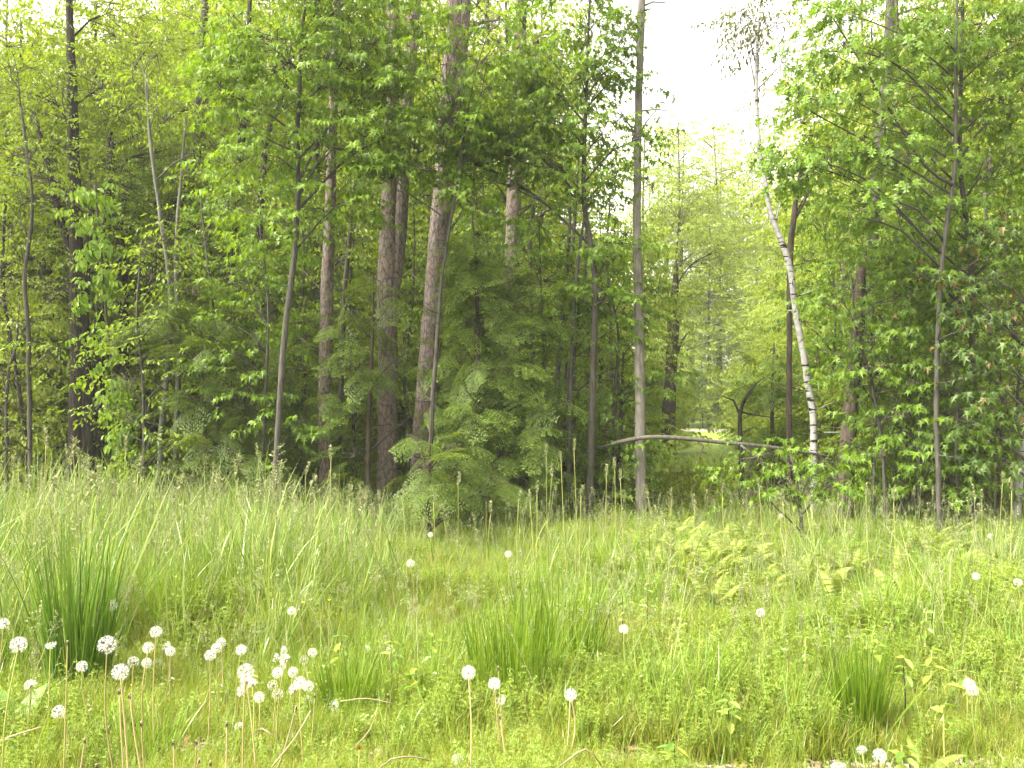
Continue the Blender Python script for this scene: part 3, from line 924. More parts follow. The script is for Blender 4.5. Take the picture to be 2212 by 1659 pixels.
tree('pine_tree', "grey-brown trunk standing just behind the dark leaning trunk", 15.0,
     [(1866, 1100, 30), (1870, 900, 28), (1876, 700, 26), (1888, 500, 25), (1900, 330, 24), (1914, 210, 23), (1922, 100, 21), (1926, 0, 19)], B['bark_grey'], 'beech', B['maple'],
     [(1930, 300, 90, 70, .4), (1850, 480, 80, 60, .5), (1940, 520, 90, 60, .6), (1960, 140, 100, 70, .5), (1900, -80, 150, 70, .5)], seed=48, tier=.4)
for i, (x0, x1, x2, w, y2, lab) in enumerate([
        (1950, 1957, 1968, 8, 700, "left one of the two thin parallel stems left of the thin-stemmed maple"),
        (1966, 1972, 1986, 10, 740, "right one of the two thin parallel stems, slanting and paler"),
        (2040, 2030, 2010, 11, 500, "dark slim stem deep in shade between the parallel stems and the upper right maple"),
        (2160, 2150, 2130, 12, 480, "dark slim stem in the shade behind the red-tipped young maple")]):
    tree('slender_tree', lab, 11.6 + i * .8, [(x0, 1110, w), (x1, 900, w * .95), (x2, y2, w * .7), (x2 + 8, y2 - 160, w * .4)], B['bark_pale' if i == 1 else 'bark_grey'], 'beech', B['maple'],
         [(x2, y2 - 80, 80, 60, .6), (x1 + 20, y2 + 120, 80, 50, .6), (x1, 960, 70, 50, .5), (x1 + 40, 860, 70, 50, .5), (x1, 1040, 80, 40, .5)], seed=50 + i, tier=.3)
tree('birch_tree', "leaning white birch foot cut by the right edge of the picture", 10.8,
     [(2192, 1150, 19), (2197, 1080, 18), (2210, 960, 17), (2232, 800, 16), (2260, 600, 14), (2290, 300, 11), (2310, 0, 7)], B['bark_birch'], 'birch', B['birch'],
     [(2310, 200, 90, 90, .6), (2330, 0, 90, 90, .6)], seed=56, top=0, flare=1.1, ridge=.015)

# -- young beeches veiling the trunks
for i, (px, Y, top_, lf, lab) in enumerate([
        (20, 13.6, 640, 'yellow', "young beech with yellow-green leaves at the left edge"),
        (115, 15.8, 560, 'beech', "young beech behind the double-boled tree, on its left"),
        (310, 12.0, 520, 'beech', "young beech between the creeper column and the pale pair"),
        (470, 12.6, 430, 'beech', "young beech right of the pale pair, veiling the dark slanting stem"),
        (560, 12.0, 480, 'maple', "young leafy tree just left of the slim grey maple"),
        (655, 14.2, 400, 'beech', "young beech behind and between the slim grey maple and the reddish pine"),
        (775, 14.4, 360, 'beech', "young beech behind the double pine on its left, leafy to half its height"),
        (890, 15.0, 430, 'maple', "young leafy tree in the gap between the double pine and the thickest pine"),
        (1050, 15.8, 380, 'maple', "young leafy tree behind the grey pine"),
        (1175, 12.4, 480, 'maple', "young leafy tree left of the slim dark maple"),
        (1235, 12.9, 560, 'beech', "young beech in the thicket right of the hemlock"),
        (1330, 12.6, 600, 'maple', "young leafy tree between the slim dark maple and the isolated trunk"),
        (1795, 14.2, 480, 'maple', "young leafy tree behind the white birch, on its right"),
        (1930, 12.2, 430, 'maple', "young leafy tree between the dark leaning trunk and the parallel stems"),
        (2050, 11.8, 520, 'maple', "young leafy tree left of the upper right maple's stem"),
        (2150, 12.0, 560, 'beech', "young beech behind the red-tipped young maple"),
        (1885, 11.2, 700, 'maple', "leafy sapling before the dark leaning trunk, green down to the grass"),
        (1985, 10.9, 760, 'maple', "leafy sapling hiding the feet of the parallel stems"),
        (2065, 10.6, 800, 'maple', "low leafy sapling before the upper right maple's foot"),
        (2150, 10.9, 740, 'maple', "leafy sapling left of the edge birch's foot"),
        (2215, 11.6, 640, 'beech', "young beech behind the edge birch")]):
    sr = np.random.default_rng(400 + i)
    bl = []
    y = top_
    while y < 1060:
        for k in range(2):
            bl.append((px + sr.normal(0, 50), y + sr.uniform(-20, 20), sr.uniform(50, 80), sr.uniform(24, 38), sr.uniform(.35, .7)))
        y += sr.uniform(60, 85)
    x1 = px + sr.normal(0, 14)
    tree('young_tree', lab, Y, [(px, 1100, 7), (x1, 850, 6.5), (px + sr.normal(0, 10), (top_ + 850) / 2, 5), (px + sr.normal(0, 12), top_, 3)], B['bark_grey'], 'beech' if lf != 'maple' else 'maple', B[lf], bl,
         seed=80 + i, tier=.25, top=0)

# -- hemlocks
HM = "dark feathery hemlock"
tree('hemlock_tree', HM + " filling the gap between the thickest and the grey pine", 12.0,
     [(1030, 1100, 16), (1032, 900, 14), (1030, 720, 11), (1026, 580, 7), (1020, 460, 3)], B['bark_brown'], 'hemlock', B['hemlock'],
     [(1022, 520, 40, 40, 1.2), (1020, 570, 60, 40, 1.2), (1040, 630, 80, 50, 1.3), (1060, 700, 90, 55, 1.1), (1030, 790, 90, 55, 1.), (1100, 800, 100, 55, .9), (1040, 890, 120, 55, 1.), (1120, 950, 110, 55, .9), (990, 960, 100, 50, .9), (1050, 1030, 150, 50, 1.), (1170, 700, 60, 40, .9), (1150, 620, 55, 35, .8), (1160, 860, 70, 45, .9), (1090, 560, 45, 35, .7)],
     seed=60, top=0, droop=.15)
tree('hemlock_tree', HM + " with bright tips, low at the feet of the big pines", 11.0,
     [(925, 1110, 10), (925, 1020, 8), (930, 930, 5), (932, 880, 3)], B['bark_brown'], 'hemlock', B['hemlock_pale'],
     [(890, 950, 45, 20, .8, .3), (975, 965, 50, 22, .9, -.3), (930, 1000, 50, 22, 1., -.6), (905, 1015, 35, 22, .8, .2), (1010, 1010, 60, 22, .9, .1), (1075, 1045, 60, 22, .8, -.4), (960, 1050, 60, 22, .9, -.7), (1030, 1070, 60, 20, .8, .2), (925, 1070, 50, 22, .8, -.2)], seed=61, top=0, droop=.1)
tree('hemlock_tree', HM + " in front of the double pine, its fronds fanning to the left", 12.3,
     [(795, 1100, 12), (795, 900, 10), (800, 760, 7), (806, 640, 4), (808, 570, 2)], B['bark_brown'], 'hemlock', B['hemlock'],
     [(790, 620, 40, 40, .5), (770, 700, 60, 45, .7), (765, 790, 70, 45, .8), (875, 640, 40, 40, .5), (885, 760, 30, 40, .35), (750, 880, 50, 45, .8), (765, 970, 45, 40, .7), (762, 1045, 45, 35, .8), (885, 900, 25, 40, .35)], seed=62, top=0, droop=.12)
tree('hemlock_tree', HM + " between the slim grey maple and the reddish pine", 13.6,
     [(655, 1090, 12), (655, 900, 10), (658, 760, 7), (660, 640, 3)], B['bark_brown'], 'hemlock', B['hemlock'],
     [(660, 680, 50, 40, .8), (650, 770, 70, 45, .9), (640, 860, 80, 50, 1.), (660, 950, 80, 50, 1.), (640, 1030, 90, 40, 1.)], seed=63, top=0)
tree('hemlock_tree', "pale green young hemlock spreading around the feet of the pale pair", 12.2,
     [(440, 1090, 10), (440, 940, 9), (438, 800, 7), (432, 680, 4), (430, 600, 2)], B['bark_brown'], 'hemlock', B['hemlock_pale'],
     [(420, 620, 60, 40, .8), (400, 690, 90, 40, .9), (460, 760, 100, 40, 1.), (520, 840, 90, 40, .9), (430, 870, 80, 40, .8), (480, 950, 110, 45, 1.), (420, 1030, 90, 40, 1.), (540, 1000, 90, 45, .9), (330, 1050, 60, 30, .6), (320, 700, 50, 30, .7)], seed=64, top=0)
tree('hemlock_tree', HM + " behind the slim grey maple at the left", 14.5,
     [(560, 1080, 14), (560, 900, 12), (562, 720, 9), (564, 560, 4)], B['bark_brown'], 'hemlock', B['hemlock'],
     [(560, 620, 70, 50, .8), (540, 720, 90, 50, .9), (580, 810, 90, 50, .9), (550, 910, 110, 50, .9), (570, 1000, 110, 50, .9)], seed=65, top=0)
tree('hemlock_tree', HM + " against the isolated trunk at the clearing edge", 12.8,
     [(1340, 1100, 12), (1342, 960, 10), (1344, 840, 7), (1346, 760, 3)], B['bark_brown'], 'hemlock', B['hemlock'],
     [(1340, 850, 50, 40, .7), (1330, 930, 60, 40, .8), (1290, 1000, 70, 45, .8), (1200, 1030, 100, 45, .8), (1340, 1060, 60, 25, .7)], seed=66, top=0)
tree('hemlock_tree', "grey-green thin conifer in the shade left of the white birch", 14.5,
     [(1668, 1090, 12), (1668, 950, 10), (1670, 820, 6), (1672, 740, 3)], B['bark_brown'], 'hemlock', B['hemlock'],
     [(1670, 780, 50, 40, .6), (1660, 860, 80, 45, .8), (1650, 940, 80, 40, .7), (1690, 1020, 90, 40, .7)], seed=67, top=0)
tree('hemlock_tree', HM + " in the dark corner behind the double-boled tree", 16.0,
     [(120, 1080, 14), (120, 900, 12), (122, 760, 8), (124, 680, 3)], B['bark_brown'], 'hemlock', B['hemlock'],
     [(120, 720, 90, 40, .5), (150, 820, 100, 40, .5), (90, 900, 90, 40, .5), (200, 900, 90, 50, .5)], seed=68, top=0)

# -- vine, shrub, fallen wood, clearing tree
vb = MB()
vine_rng = np.random.default_rng(5)
vroot = thing('creeper_vine', "bright green creeper hanging in a leafy column left of the pale pair", 'vine', gpt(262, 12.6))
vpath = spline(np.array([[*P(px, py, 12.6), 0.02] for px, py in [(285, 1080), (262, 930), (245, 820), (232, 700), (222, 600), (215, 500), (205, 400)]]), 0.1)
tube(vb, vpath, 6)
vb.build('stem', B['bark_brown'], vroot, smooth=True)
lv = MB()
n = 150
ii = vine_rng.integers(0, len(vpath), n)
pos = vpath[ii, :3] + vine_rng.normal(0, 1, (n, 3)) * np.array([.15, .15, .1])
lv.inst(*SPR['creeper'][0], frames(vine_rng.uniform(-3.6, 0.4, n), vine_rng.normal(-.3, .3, n), vine_rng.normal(0, .3, n), vine_rng.uniform(.7, 1.2, n)), pos)
stuff(lv.build('foliage', B['creeper'], vroot))
tree('dead_shrub', "small dark crooked dead tree in front of the far lawn", 13.2,
     [(1600, 1090, 11), (1600, 980, 10), (1598, 900, 9), (1604, 868, 6), (1622, 845, 4)], B['bark_dark'], None, seed=70, top=0,
     extra=[[(1602, 880, 6), (1614, 852, 5), (1636, 826, 3), (1652, 815, 2)], [(1600, 900, 6), (1585, 865, 5), (1560, 855, 2)], [(1602, 890, 5), (1650, 900, 3), (1680, 902, 2)]])
fb = thing('fallen_branch', "long bare limb propped level against the isolated trunk, before the far lawn", 'branch', P(1600, 965, 12.0))
mb = MB()
tube(mb, spline(np.array([[*P(px, py, Y), w / 2 / F * Y] for px, py, w, Y in [(1290, 968, 5, 12.3), (1340, 954, 8, 12.1), (1370, 948, 9.5, 12.0), (1410, 944, 9.5, 11.95), (1480, 947, 9, 11.9), (1560, 956, 8.5, 12.0), (1640, 963, 8, 12.1), (1720, 974, 7, 12.3), (1800, 988, 5, 12.6)]]), .12), 10, .04, ridge=.04)
mb.build('trunk', B['deadwood'], fb, smooth=True)
for tp in ([(1600, 962, 5), (1630, 985, 3), (1660, 1010, 2)], [(1500, 948, 4), (1520, 965, 3), (1510, 990, 2)], [(1680, 970, 4), (1700, 1000, 3), (1740, 1030, 2)]):
    mb = MB()
    tube(mb, spline(np.array([[*P(px, py, 12.0), w / 2 / F * 12] for px, py, w in tp]), .1), 6)
    mb.build('branch', B['deadwood'], fb, smooth=True)
lg = thing('log', "short mossy log lying at the foot of the isolated trunk", 'log', gpt(1330, 11.5))
mb = MB()
a, b = gpt(1300, 11.7), gpt(1372, 11.3)
tube(mb, spline(np.array([[a[0], a[1], a[2] + .22, .07], [(a[0] + b[0]) / 2, 11.5, b[2] + .16, .08], [b[0], b[1], b[2] + .06, .085]]), .1), 12, .04, ridge=.05)
mb.build('bole', B['bark_brown'], lg, smooth=True)
tree('broadleaf_tree', "large grey tree with a broken side limb alone on the far lawn", 30.0,
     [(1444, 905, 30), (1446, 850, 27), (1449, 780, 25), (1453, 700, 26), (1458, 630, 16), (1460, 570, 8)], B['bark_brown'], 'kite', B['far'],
     [(1460, 560, 100, 70, .9), (1420, 640, 80, 45, .8), (1510, 630, 80, 45, .8), (1470, 440, 90, 70, .8), (1560, 540, 60, 70, .7)], seed=71, top=0,
     extra=[[(1452, 800, 8), (1464, 760, 7), (1474, 735, 4), (1490, 715, 2)]])

# ------------------------------------------------------------------ the wood behind
def wood_tree(seed, H, mat_leaf, mat_bark, kind='kite', spread=2.2, low=0.2, nspr=420, sides=7):
    rng = np.random.default_rng(seed)
    root = thing('wood_tree', "", 'tree', (0, 0, 0))
    r = 0.008 * H + 0.03
    bend = rng.normal(0, .03, (6, 2)).cumsum(0) * H * .12
    path = np.array([[bend[i, 0], bend[i, 1], H * t - .1, r * (1 - .85 * t)] for i, t in enumerate(np.linspace(0, 1, 6))])
    path[:, :2] -= path[0, :2]
    path = spline(path, .6)
    mb = MB()
    tube(mb, path, sides, .03, rng=rng)
    mb.build('trunk', mat_bark, root, smooth=True)
    lv, tw = MB(), MB()
    nb = 16
    per = nspr // nb
    for b in range(nb):
        t = low + (1 - low) * (b + rng.uniform(0, .8)) / nb
        a = rng.uniform(0, 6.28)
        rr = spread * (1.05 - .55 * t) * rng.uniform(.4, 1.05)
        q = closest_on(path, H * t * .93)[:3]
        c = q + np.array([math.cos(a) * rr, math.sin(a) * rr, rr * rng.uniform(.0, .5)])
        tubes_many(tw, q[None], (q[None] + c[None]) / 2 + np.array([[0, 0, .1]]), c[None], np.array([.035]), np.array([.012]), 4)
        u = rng.normal(0, 1, (per, 3)) * np.array([.75, .75, .3]) * (.4 + .3 * spread)
        pts = c + u
        o = u + .5 * (c - q)
        fr = frames(np.arctan2(o[:, 1], o[:, 0]) + rng.normal(0, .6, per), rng.normal(-.1, .25, per), rng.normal(0, .3, per), rng.uniform(.7, 1.25, per))
        for k in range(4):
            s = np.arange(per) % 4 == k
            lv.inst(*SPR[kind][k], fr[s], pts[s])
    stuff(tw.build('twigs', M['twig'], root))
    stuff(lv.build('crown', mat_leaf, root))
    return root


protos = {}


def place(key, x, Y, rz, s, label, group):
    if key not in protos:
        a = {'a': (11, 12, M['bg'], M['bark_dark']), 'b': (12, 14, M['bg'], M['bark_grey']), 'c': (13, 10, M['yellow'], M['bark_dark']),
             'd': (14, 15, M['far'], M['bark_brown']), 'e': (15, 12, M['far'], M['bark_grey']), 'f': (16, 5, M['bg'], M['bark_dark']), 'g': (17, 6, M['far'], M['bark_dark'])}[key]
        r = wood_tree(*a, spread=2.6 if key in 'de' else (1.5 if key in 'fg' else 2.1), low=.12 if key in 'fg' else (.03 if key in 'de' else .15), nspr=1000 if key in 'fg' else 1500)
        protos[key] = r
        r.location = (x, Y, float(gz(x, Y)))
        r.rotation_euler = (0, 0, rz)
        r.scale = (s, s, s)
        r["label"], r["group"] = label, group
        return r
    return dup(protos[key], (x, Y, float(gz(x, Y))), rz, s, label, group)


brng = np.random.default_rng(21)
WOOD = []
ZONES = [  # x range in pixels, depth range, count, kinds, size, label, group
    (-250, 170, 17, 30, 18, 'ccca', (.8, 1.), "tree of the far-left wood tinted golden-lit", "golden-lit tinted trees of the far left wood"),
    (-200, 700, 18, 26, 16, 'abab', (.75, 1.0), "dark-stemmed shaded tree", "shaded trees left of the reddish pine"),
    (300, 1180, 24, 38, 30, 'abca', (1.2, 1.5), "tall far-back leafy tree", "tall trees far behind the slim grey maple"),
    (760, 1130, 18, 36, 13, 'abab', (.9, 1.15), "dark-stemmed tree behind the big pines", "trees behind the big pines"),
    (1120, 1300, 18, 34, 8, 'fffg', (.9, 1.15), "low leafy tree behind the thicket", "low trees left of the clearing"),
    (1380, 1780, 62, 82, 18, 'dded', (1.4, 1.75), "pale rounded tree beyond the lawn", "pale trees beyond the clearing"),
    (1630, 1790, 28, 46, 8, 'ggee', (.6, .95), "pale young lawn tree", "young trees on the far lawn"),
    (1700, 1900, 24, 40, 7, 'geeg', (.7, .95), "pale leafy tree behind the birch", "pale trees behind the birch"),
    (1880, 2400, 15, 22, 10, 'abfb', (.75, 1.0), "shaded tree of the right wood", "shaded trees of the right wood"),
    (1860, 2500, 24, 40, 13, 'abae', (1.15, 1.4), "tall far-back tree", "tall trees of the right wood"),
    (-200, 900, 15.8, 20, 22, 'fff', (.4, .75), "leafy bush under the left trees", "undergrowth bushes of the left wood"),
    (1780, 2350, 13, 19, 14, 'fff', (.4, .75), "leafy bush under the right trees", "undergrowth bushes of the right wood"),
    (900, 1300, 15, 20, 10, 'fff', (.4, .6), "leafy bush among the thin stems", "undergrowth bushes by the thicket"),
    (1620, 1790, 17, 24, 5, 'gff', (.25, .4), "low bush before the far lawn", "bushes by the far lawn"),
    (1400, 1640, 61, 70, 9, 'g', (.5, .8), "pale bush beyond the lawn", "bushes beyond the lawn"),
    (1395, 1470, 31, 44, 3, 'g', (.45, .7), "pale young tree left of the lawn", "young trees left of the lawn"),
]
for (x0, x1, y0, y1, n, kinds, sc, lab, grp) in ZONES:
    for i in range(n):
        px = x0 + (x1 - x0) * (i + brng.uniform(.1, .9)) / n
        Y = brng.uniform(y0, y1)
        o = place(kinds[i % len(kinds)], (px - CX) / F * Y, Y, brng.uniform(0, 6.28), brng.uniform(*sc), lab, grp)
        WOOD.append((px, Y, grp, lab, o))
REFS = [(65, "the wavy stem"), (168, "the double-boled tree"), (262, "the creeper column"), (370, "the pale pair"), (508, "the broken-topped tree"), (615, "the slim grey maple"), (704, "the reddish pine"),
        (840, "the double pine"), (935, "the thickest pine"), (1100, "the grey pine"), (1288, "the slim dark maple"), (1384, "the isolated trunk"), (1448, "the lone grey tree"), (1600, "the small dead tree"),
        (1740, "the white birch"), (1840, "the leaning dark trunk"), (1960, "the parallel stems"), (2100, "the upper right maple"), (2200, "the edge birch")]
seen = {}
for px, Y, grp, lab, o in WOOD:
    rx, ref = min(REFS, key=lambda r: abs(r[0] - px))
    seen.setdefault((lab, "right" if px > rx else "left", ref), []).append((Y, o))
ORD = ["first", "second", "third", "fourth", "fifth", "sixth", "seventh", "eighth", "ninth", "tenth", "eleventh", "twelfth"] + ["farther"] * 30
for (lab, side, ref), lst in seen.items():
    lst.sort(key=lambda a: a[0])
    for k, (Y, o) in enumerate(lst):
        o["label"] = "%s, %s%s of %s" % (lab, "" if len(lst) == 1 else ORD[k] + " deep ", side, ref)

# thin haze between camera and far trees, added to lift shadows like veiling glare
hz = MB()
hx = np.array([[a, b, c] for a in (-130, 130) for b in (-25, 130) for c in (-2.0, 34.0)], float)
hz.add(hx, np.array([(0, 1, 3), (0, 3, 2), (4, 6, 7), (4, 7, 5), (0, 4, 5), (0, 5, 1), (2, 3, 7), (2, 7, 6), (0, 2, 6), (0, 6, 4), (1, 5, 7), (1, 7, 3)]))
hm, hnt, hout = new_mat("haze_and_glare_veil")
pv = hnt.nodes.new("ShaderNodeVolumePrincipled")
pv.inputs["Color"].default_value = (0.95, 0.97, 0.9, 1)
pv.inputs["Density"].default_value = 0.0008
hnt.links.new(pv.outputs[0], hout.inputs["Volume"])
hz = hz.build('haze', hm)
stuff(hz, "thin pale haze with added glare veil over the clearing and the wood", 'haze')
cy.volume_bounces = 0

# far-off wood as one mass, left and right of the clearing and low behind it
fw = MB()
fr_ = np.random.default_rng(31)
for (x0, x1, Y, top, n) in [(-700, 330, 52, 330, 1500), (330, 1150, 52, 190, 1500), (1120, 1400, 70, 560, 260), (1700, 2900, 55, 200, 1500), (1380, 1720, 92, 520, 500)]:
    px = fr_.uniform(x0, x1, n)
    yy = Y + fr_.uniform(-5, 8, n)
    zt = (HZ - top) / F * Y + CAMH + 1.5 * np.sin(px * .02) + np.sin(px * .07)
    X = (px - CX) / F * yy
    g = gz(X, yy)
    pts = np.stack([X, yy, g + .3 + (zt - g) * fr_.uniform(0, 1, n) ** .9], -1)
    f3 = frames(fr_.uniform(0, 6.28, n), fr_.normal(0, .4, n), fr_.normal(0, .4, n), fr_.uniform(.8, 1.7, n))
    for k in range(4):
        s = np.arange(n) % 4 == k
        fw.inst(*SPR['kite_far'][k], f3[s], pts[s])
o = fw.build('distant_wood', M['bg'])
stuff(o, "leafy mass of far-off wood closing the view behind the separate trees", 'wood')
# ------------------------------------------------------------------ the meadow
GR = [(0.055, 0.115, 0.016), (0.075, 0.14, 0.018), (0.10, 0.165, 0.022), (0.12, 0.17, 0.03), (0.085, 0.15, 0.03)]
M['grass'] = leaf_mat("grass_blade", [(0.16, 0.225, 0.016), (0.20, 0.26, 0.02), (0.235, 0.28, 0.026), (0.26, 0.28, 0.04), (0.18, 0.245, 0.02), (0.34, 0.32, 0.12)], transl=.4, gloss=0.022, per_object=True, rough=.27)
M['grass_tall'] = leaf_mat("tall_grass_blade", [(0.112, 0.202, 0.026), (0.140, 0.234, 0.031), (0.183, 0.260, 0.043), (0.154, 0.240, 0.029)], transl=.38, gloss=0.022, per_object=True, rough=.27)
M['grass_blue'] = leaf_mat("blue_green_blade", [(0.137, 0.212, 0.044), (0.179, 0.254, 0.061), (0.240, 0.291, 0.088)], transl=.35, gloss=0.022, per_object=True, rough=.27, warm=(1.15, 1.1, .6))
M['clump'] = leaf_mat("clump_blade", [(0.078, 0.151, 0.009), (0.101, 0.177, 0.011), (0.129, 0.198, 0.016)], transl=.42, gloss=0.015)
M['clump_dark'] = leaf_mat("dark_clump_blade", [(0.061, 0.129, 0.012), (0.078, 0.152, 0.016), (0.103, 0.174, 0.025)], transl=.38, gloss=0.018)
M['herb'] = leaf_mat("herb_leaf", [(0.153, 0.234, 0.027), (0.197, 0.276, 0.035), (0.233, 0.291, 0.048), (0.175, 0.248, 0.035)], transl=.4, gloss=0.015, per_object=True)
M['broad'] = leaf_mat("broad_leaf", [(0.130, 0.231, 0.029), (0.160, 0.257, 0.034), (0.190, 0.273, 0.046), (0.220, 0.263, 0.039)], transl=.4, gloss=0.030, per_object=True, rough=.35)
M['dock'] = leaf_mat("dock_leaf", [(0.121, 0.210, 0.031), (0.151, 0.238, 0.034)], transl=.45, gloss=0.024, per_object=True)
M['fern'] = leaf_mat("fern_frond", [(0.217, 0.295, 0.048), (0.265, 0.324, 0.068), (0.296, 0.338, 0.099)], transl=.42, gloss=0.015)
M['straw'] = leaf_mat("dry_straw", [(0.26, 0.2, 0.11), (0.32, 0.26, 0.15), (0.22, 0.17, 0.1)], transl=.2, gloss=0.015, per_object=True, warm=(1, 1, .9))
M['seedhead'] = leaf_mat("grass_seed", [(0.17, 0.2, 0.08), (0.22, 0.24, 0.11), (0.26, 0.26, 0.14)], transl=.3, gloss=0.012, per_object=True, warm=(1, 1, .8))
M['pappus'] = leaf_mat("dandelion_down", [(0.82, 0.8, 0.76), (0.88, 0.87, 0.84)], transl=.5, gloss=0.000, warm=(1, 1, 1))
M['core'] = plain_mat("dandelion_core", [(0.16, 0.13, 0.09), (0.26, 0.21, 0.15)], scale=300)
M['stem_green'] = leaf_mat("green_stem", [(0.22, 0.24, 0.06), (0.28, 0.26, 0.09), (0.25, 0.26, 0.07)], transl=.15, gloss=0.018, per_object=True)
M['stem_tan'] = leaf_mat("tan_stem", [(0.33, 0.27, 0.10), (0.28, 0.25, 0.09), (0.36, 0.28, 0.14)], transl=.15, gloss=0.018, per_object=True, warm=(1, 1, .8))
M['yellow_petal'] = leaf_mat("yellow_petal", [(0.7, 0.5, 0.02), (0.75, 0.56, 0.03)], transl=.3, gloss=0.030, warm=(1, 1, .5))
M['orange_petal'] = leaf_mat("orange_petal", [(0.26, 0.15, 0.02), (0.3, 0.17, 0.025)], transl=.3, gloss=0.015, warm=(1, .9, .5))
M['stone'] = plain_mat("grey_stone", [(0.25, 0.24, 0.24), (0.42, 0.41, 0.42)], scale=18)
M['chip'] = plain_mat("wood_chip", [(0.110, 0.072, 0.044), (0.231, 0.176, 0.138), (0.275, 0.231, 0.198), (0.165, 0.110, 0.077)], per_object=True)

grng = np.random.default_rng(77)


def blade(mb, base, az, L, w, lean, curl, seg=4, twist=0.0):
    """A grass blade: a tapering, folded strip that leans and curls over towards azimuth az."""
    t = np.linspace(0, 1, seg + 1)
    ang = lean + curl * t ** 1.6
    ds = L / seg
    h = np.concatenate([[0], np.cumsum(np.sin(ang[:-1]) * ds)])
    z = np.concatenate([[0], np.cumsum(np.cos(ang[:-1]) * ds)])
    d = np.array([math.cos(az), math.sin(az)])
    a2 = az + math.pi / 2 + twist
    s = np.array([math.cos(a2), math.sin(a2), 0])
    c = np.stack([base[0] + d[0] * h, base[1] + d[1] * h, base[2] + z], -1)
    wd = (w * np.minimum(1, .55 + t) * (1 - t ** 2.2))[:, None]
    l, r = c - s * wd, c + s * wd
    v = np.concatenate([np.stack([l[:-1], r[:-1]], 1).reshape(-1, 3), c[-1:]])
    f = []
    for i in range(seg - 1):
        k = 2 * i
        f += [(k, k + 1, k + 3), (k, k + 3, k + 2)]
    k = 2 * (seg - 1)
    f.append((k, k + 1, k + 2))
    mb.add(v, f)


def tpl(name, mb, mat):
    return bpy.data.objects.new(name, mb.mesh(name, mat))


def tuft(n, L, w, spread, lean, curl, seg=4):
    mb = MB()
    for _ in range(n):
        a = grng.uniform(0, 6.28)
        rr = spread * math.sqrt(grng.random())
        aa = grng.uniform(0, 6.28)
        blade(mb, (rr * math.cos(aa), rr * math.sin(aa), 0), a, L * grng.uniform(.5, 1.15), w * grng.uniform(.6, 1.2), abs(grng.normal(0, lean)), abs(grng.normal(curl, curl * .6)), seg, grng.normal(0, .6))
    return mb


def herb(h, whorls, per, ls, branches=2, lw=.7):
    """A thin stem with whorls of little leaves and short side stems."""
    mb = MB()
    tv, tf = leaf_kite(W=lw)
    stems = [((0, 0, 0), grng.uniform(0, 6.28), h)]
    for b in range(branches):
        stems.append(((0, 0, h * grng.uniform(.2, .5)), grng.uniform(0, 6.28), h * grng.uniform(.4, .6)))
    for (b0, az, L) in stems:
        b0 = np.array(b0)
        e = b0 + np.array([math.cos(az) * L * .3, math.sin(az) * L * .3, L * .92])
        tubes_many(mb, b0[None], (b0 + e)[None] / 2 + .01, e[None], np.array([.0016]), np.array([.0009]), 3)
        k = max(2, int(whorls * L / h))
        for i in range(k):
            t = (i + .6) / k
            p = b0 * (1 - t) + e * t
            a0 = grng.uniform(0, 6.28)
            az_ = a0 + np.arange(per) * 6.283 / per
            mb.inst(tv, tf, frames(az_, grng.normal(.25, .3, per), grng.normal(0, .3, per), ls * grng.uniform(.6, 1.1, per) * (1.15 - .5 * t)), np.repeat(p[None], per, 0))
    return mb


def clover(n, h, s):
    mb = MB()
    tv, tf = leaf_oval(W=1.6, droop=.1)
    for _ in range(n):
        p = np.array([grng.normal(0, .05), grng.normal(0, .05), h * grng.uniform(.4, 1.1)])
        a0 = grng.uniform(0, 6.28)
        mb.inst(tv, tf, frames(a0 + np.array([0, 2.1, 4.2]), np.array([.15, .15, .15]), grng.normal(0, .15, 3), np.full(3, s * grng.uniform(.7, 1.2))), np.repeat(p[None], 3, 0))
        tubes_many(mb, np.array([[p[0] * .4, p[1] * .4, 0]]), p[None] * np.array([.7, .7, .5]), p[None], np.array([.0012]), np.array([.001]))
    return mb


def spike_head(mb, p, L, r, n, lean=0.0):
    """A tight cylindrical grass ear of overlapping spikelets rising from p."""
    tv, tf = leaf_kite(W=.9)
    t = np.linspace(0, 1, n)
    a = grng.uniform(0, 6.28, n)
    rad = r * np.sin(np.clip(t * .92 + .06, 0, 1) * math.pi) ** .6
    pos = p + np.stack([np.cos(a) * rad * .5 + lean * t * L, np.sin(a) * rad * .5, t * L], -1)
    mb.inst(tv, tf, frames(a, grng.normal(1.0, .15, n), grng.normal(0, .4, n), np.full(n, r * 2.6)), pos)


def panicle(mb, p, L, spread, n):
    """An open grass panicle: thin branches ending in small spikelets."""
    tv, tf = leaf_kite(W=.6)
    for i in range(n):
        t = i / n
        a = grng.uniform(0, 6.28)
        s = spread * (1 - .75 * t) * grng.uniform(.5, 1.1)
        b0 = p + np.array([0, 0, L * t * .85])
        e = b0 + np.array([math.cos(a) * s, math.sin(a) * s, s * grng.uniform(.3, .9)])
        tubes_many(mb, b0[None], (b0 + e)[None] / 2, e[None], np.array([.0008]), np.array([.0006]))
        k = 7
        q = b0 + (e - b0) * grng.uniform(.45, 1.05, (k, 1)) + grng.normal(0, .004, (k, 3))
        mb.inst(tv, tf, frames(grng.uniform(0, 6.28, k), grng.uniform(.2, 1.2, k), grng.normal(0, .5, k), grng.uniform(.008, .015, k)), q)


def stalk_mesh(H, kind):
    mb = MB()
    e = np.array([.03 * H, 0, H])
    tubes_many(mb, np.zeros((1, 3)), np.array([[.008 * H, 0, H * .5]]), e[None], np.array([.0018]), np.array([.001]))
    if kind == 's':
        spike_head(mb, e, .06, .0045, 26)
    else:
        panicle(mb, e - np.array([0, 0, .06]), .13, .05, 10)
    return mb


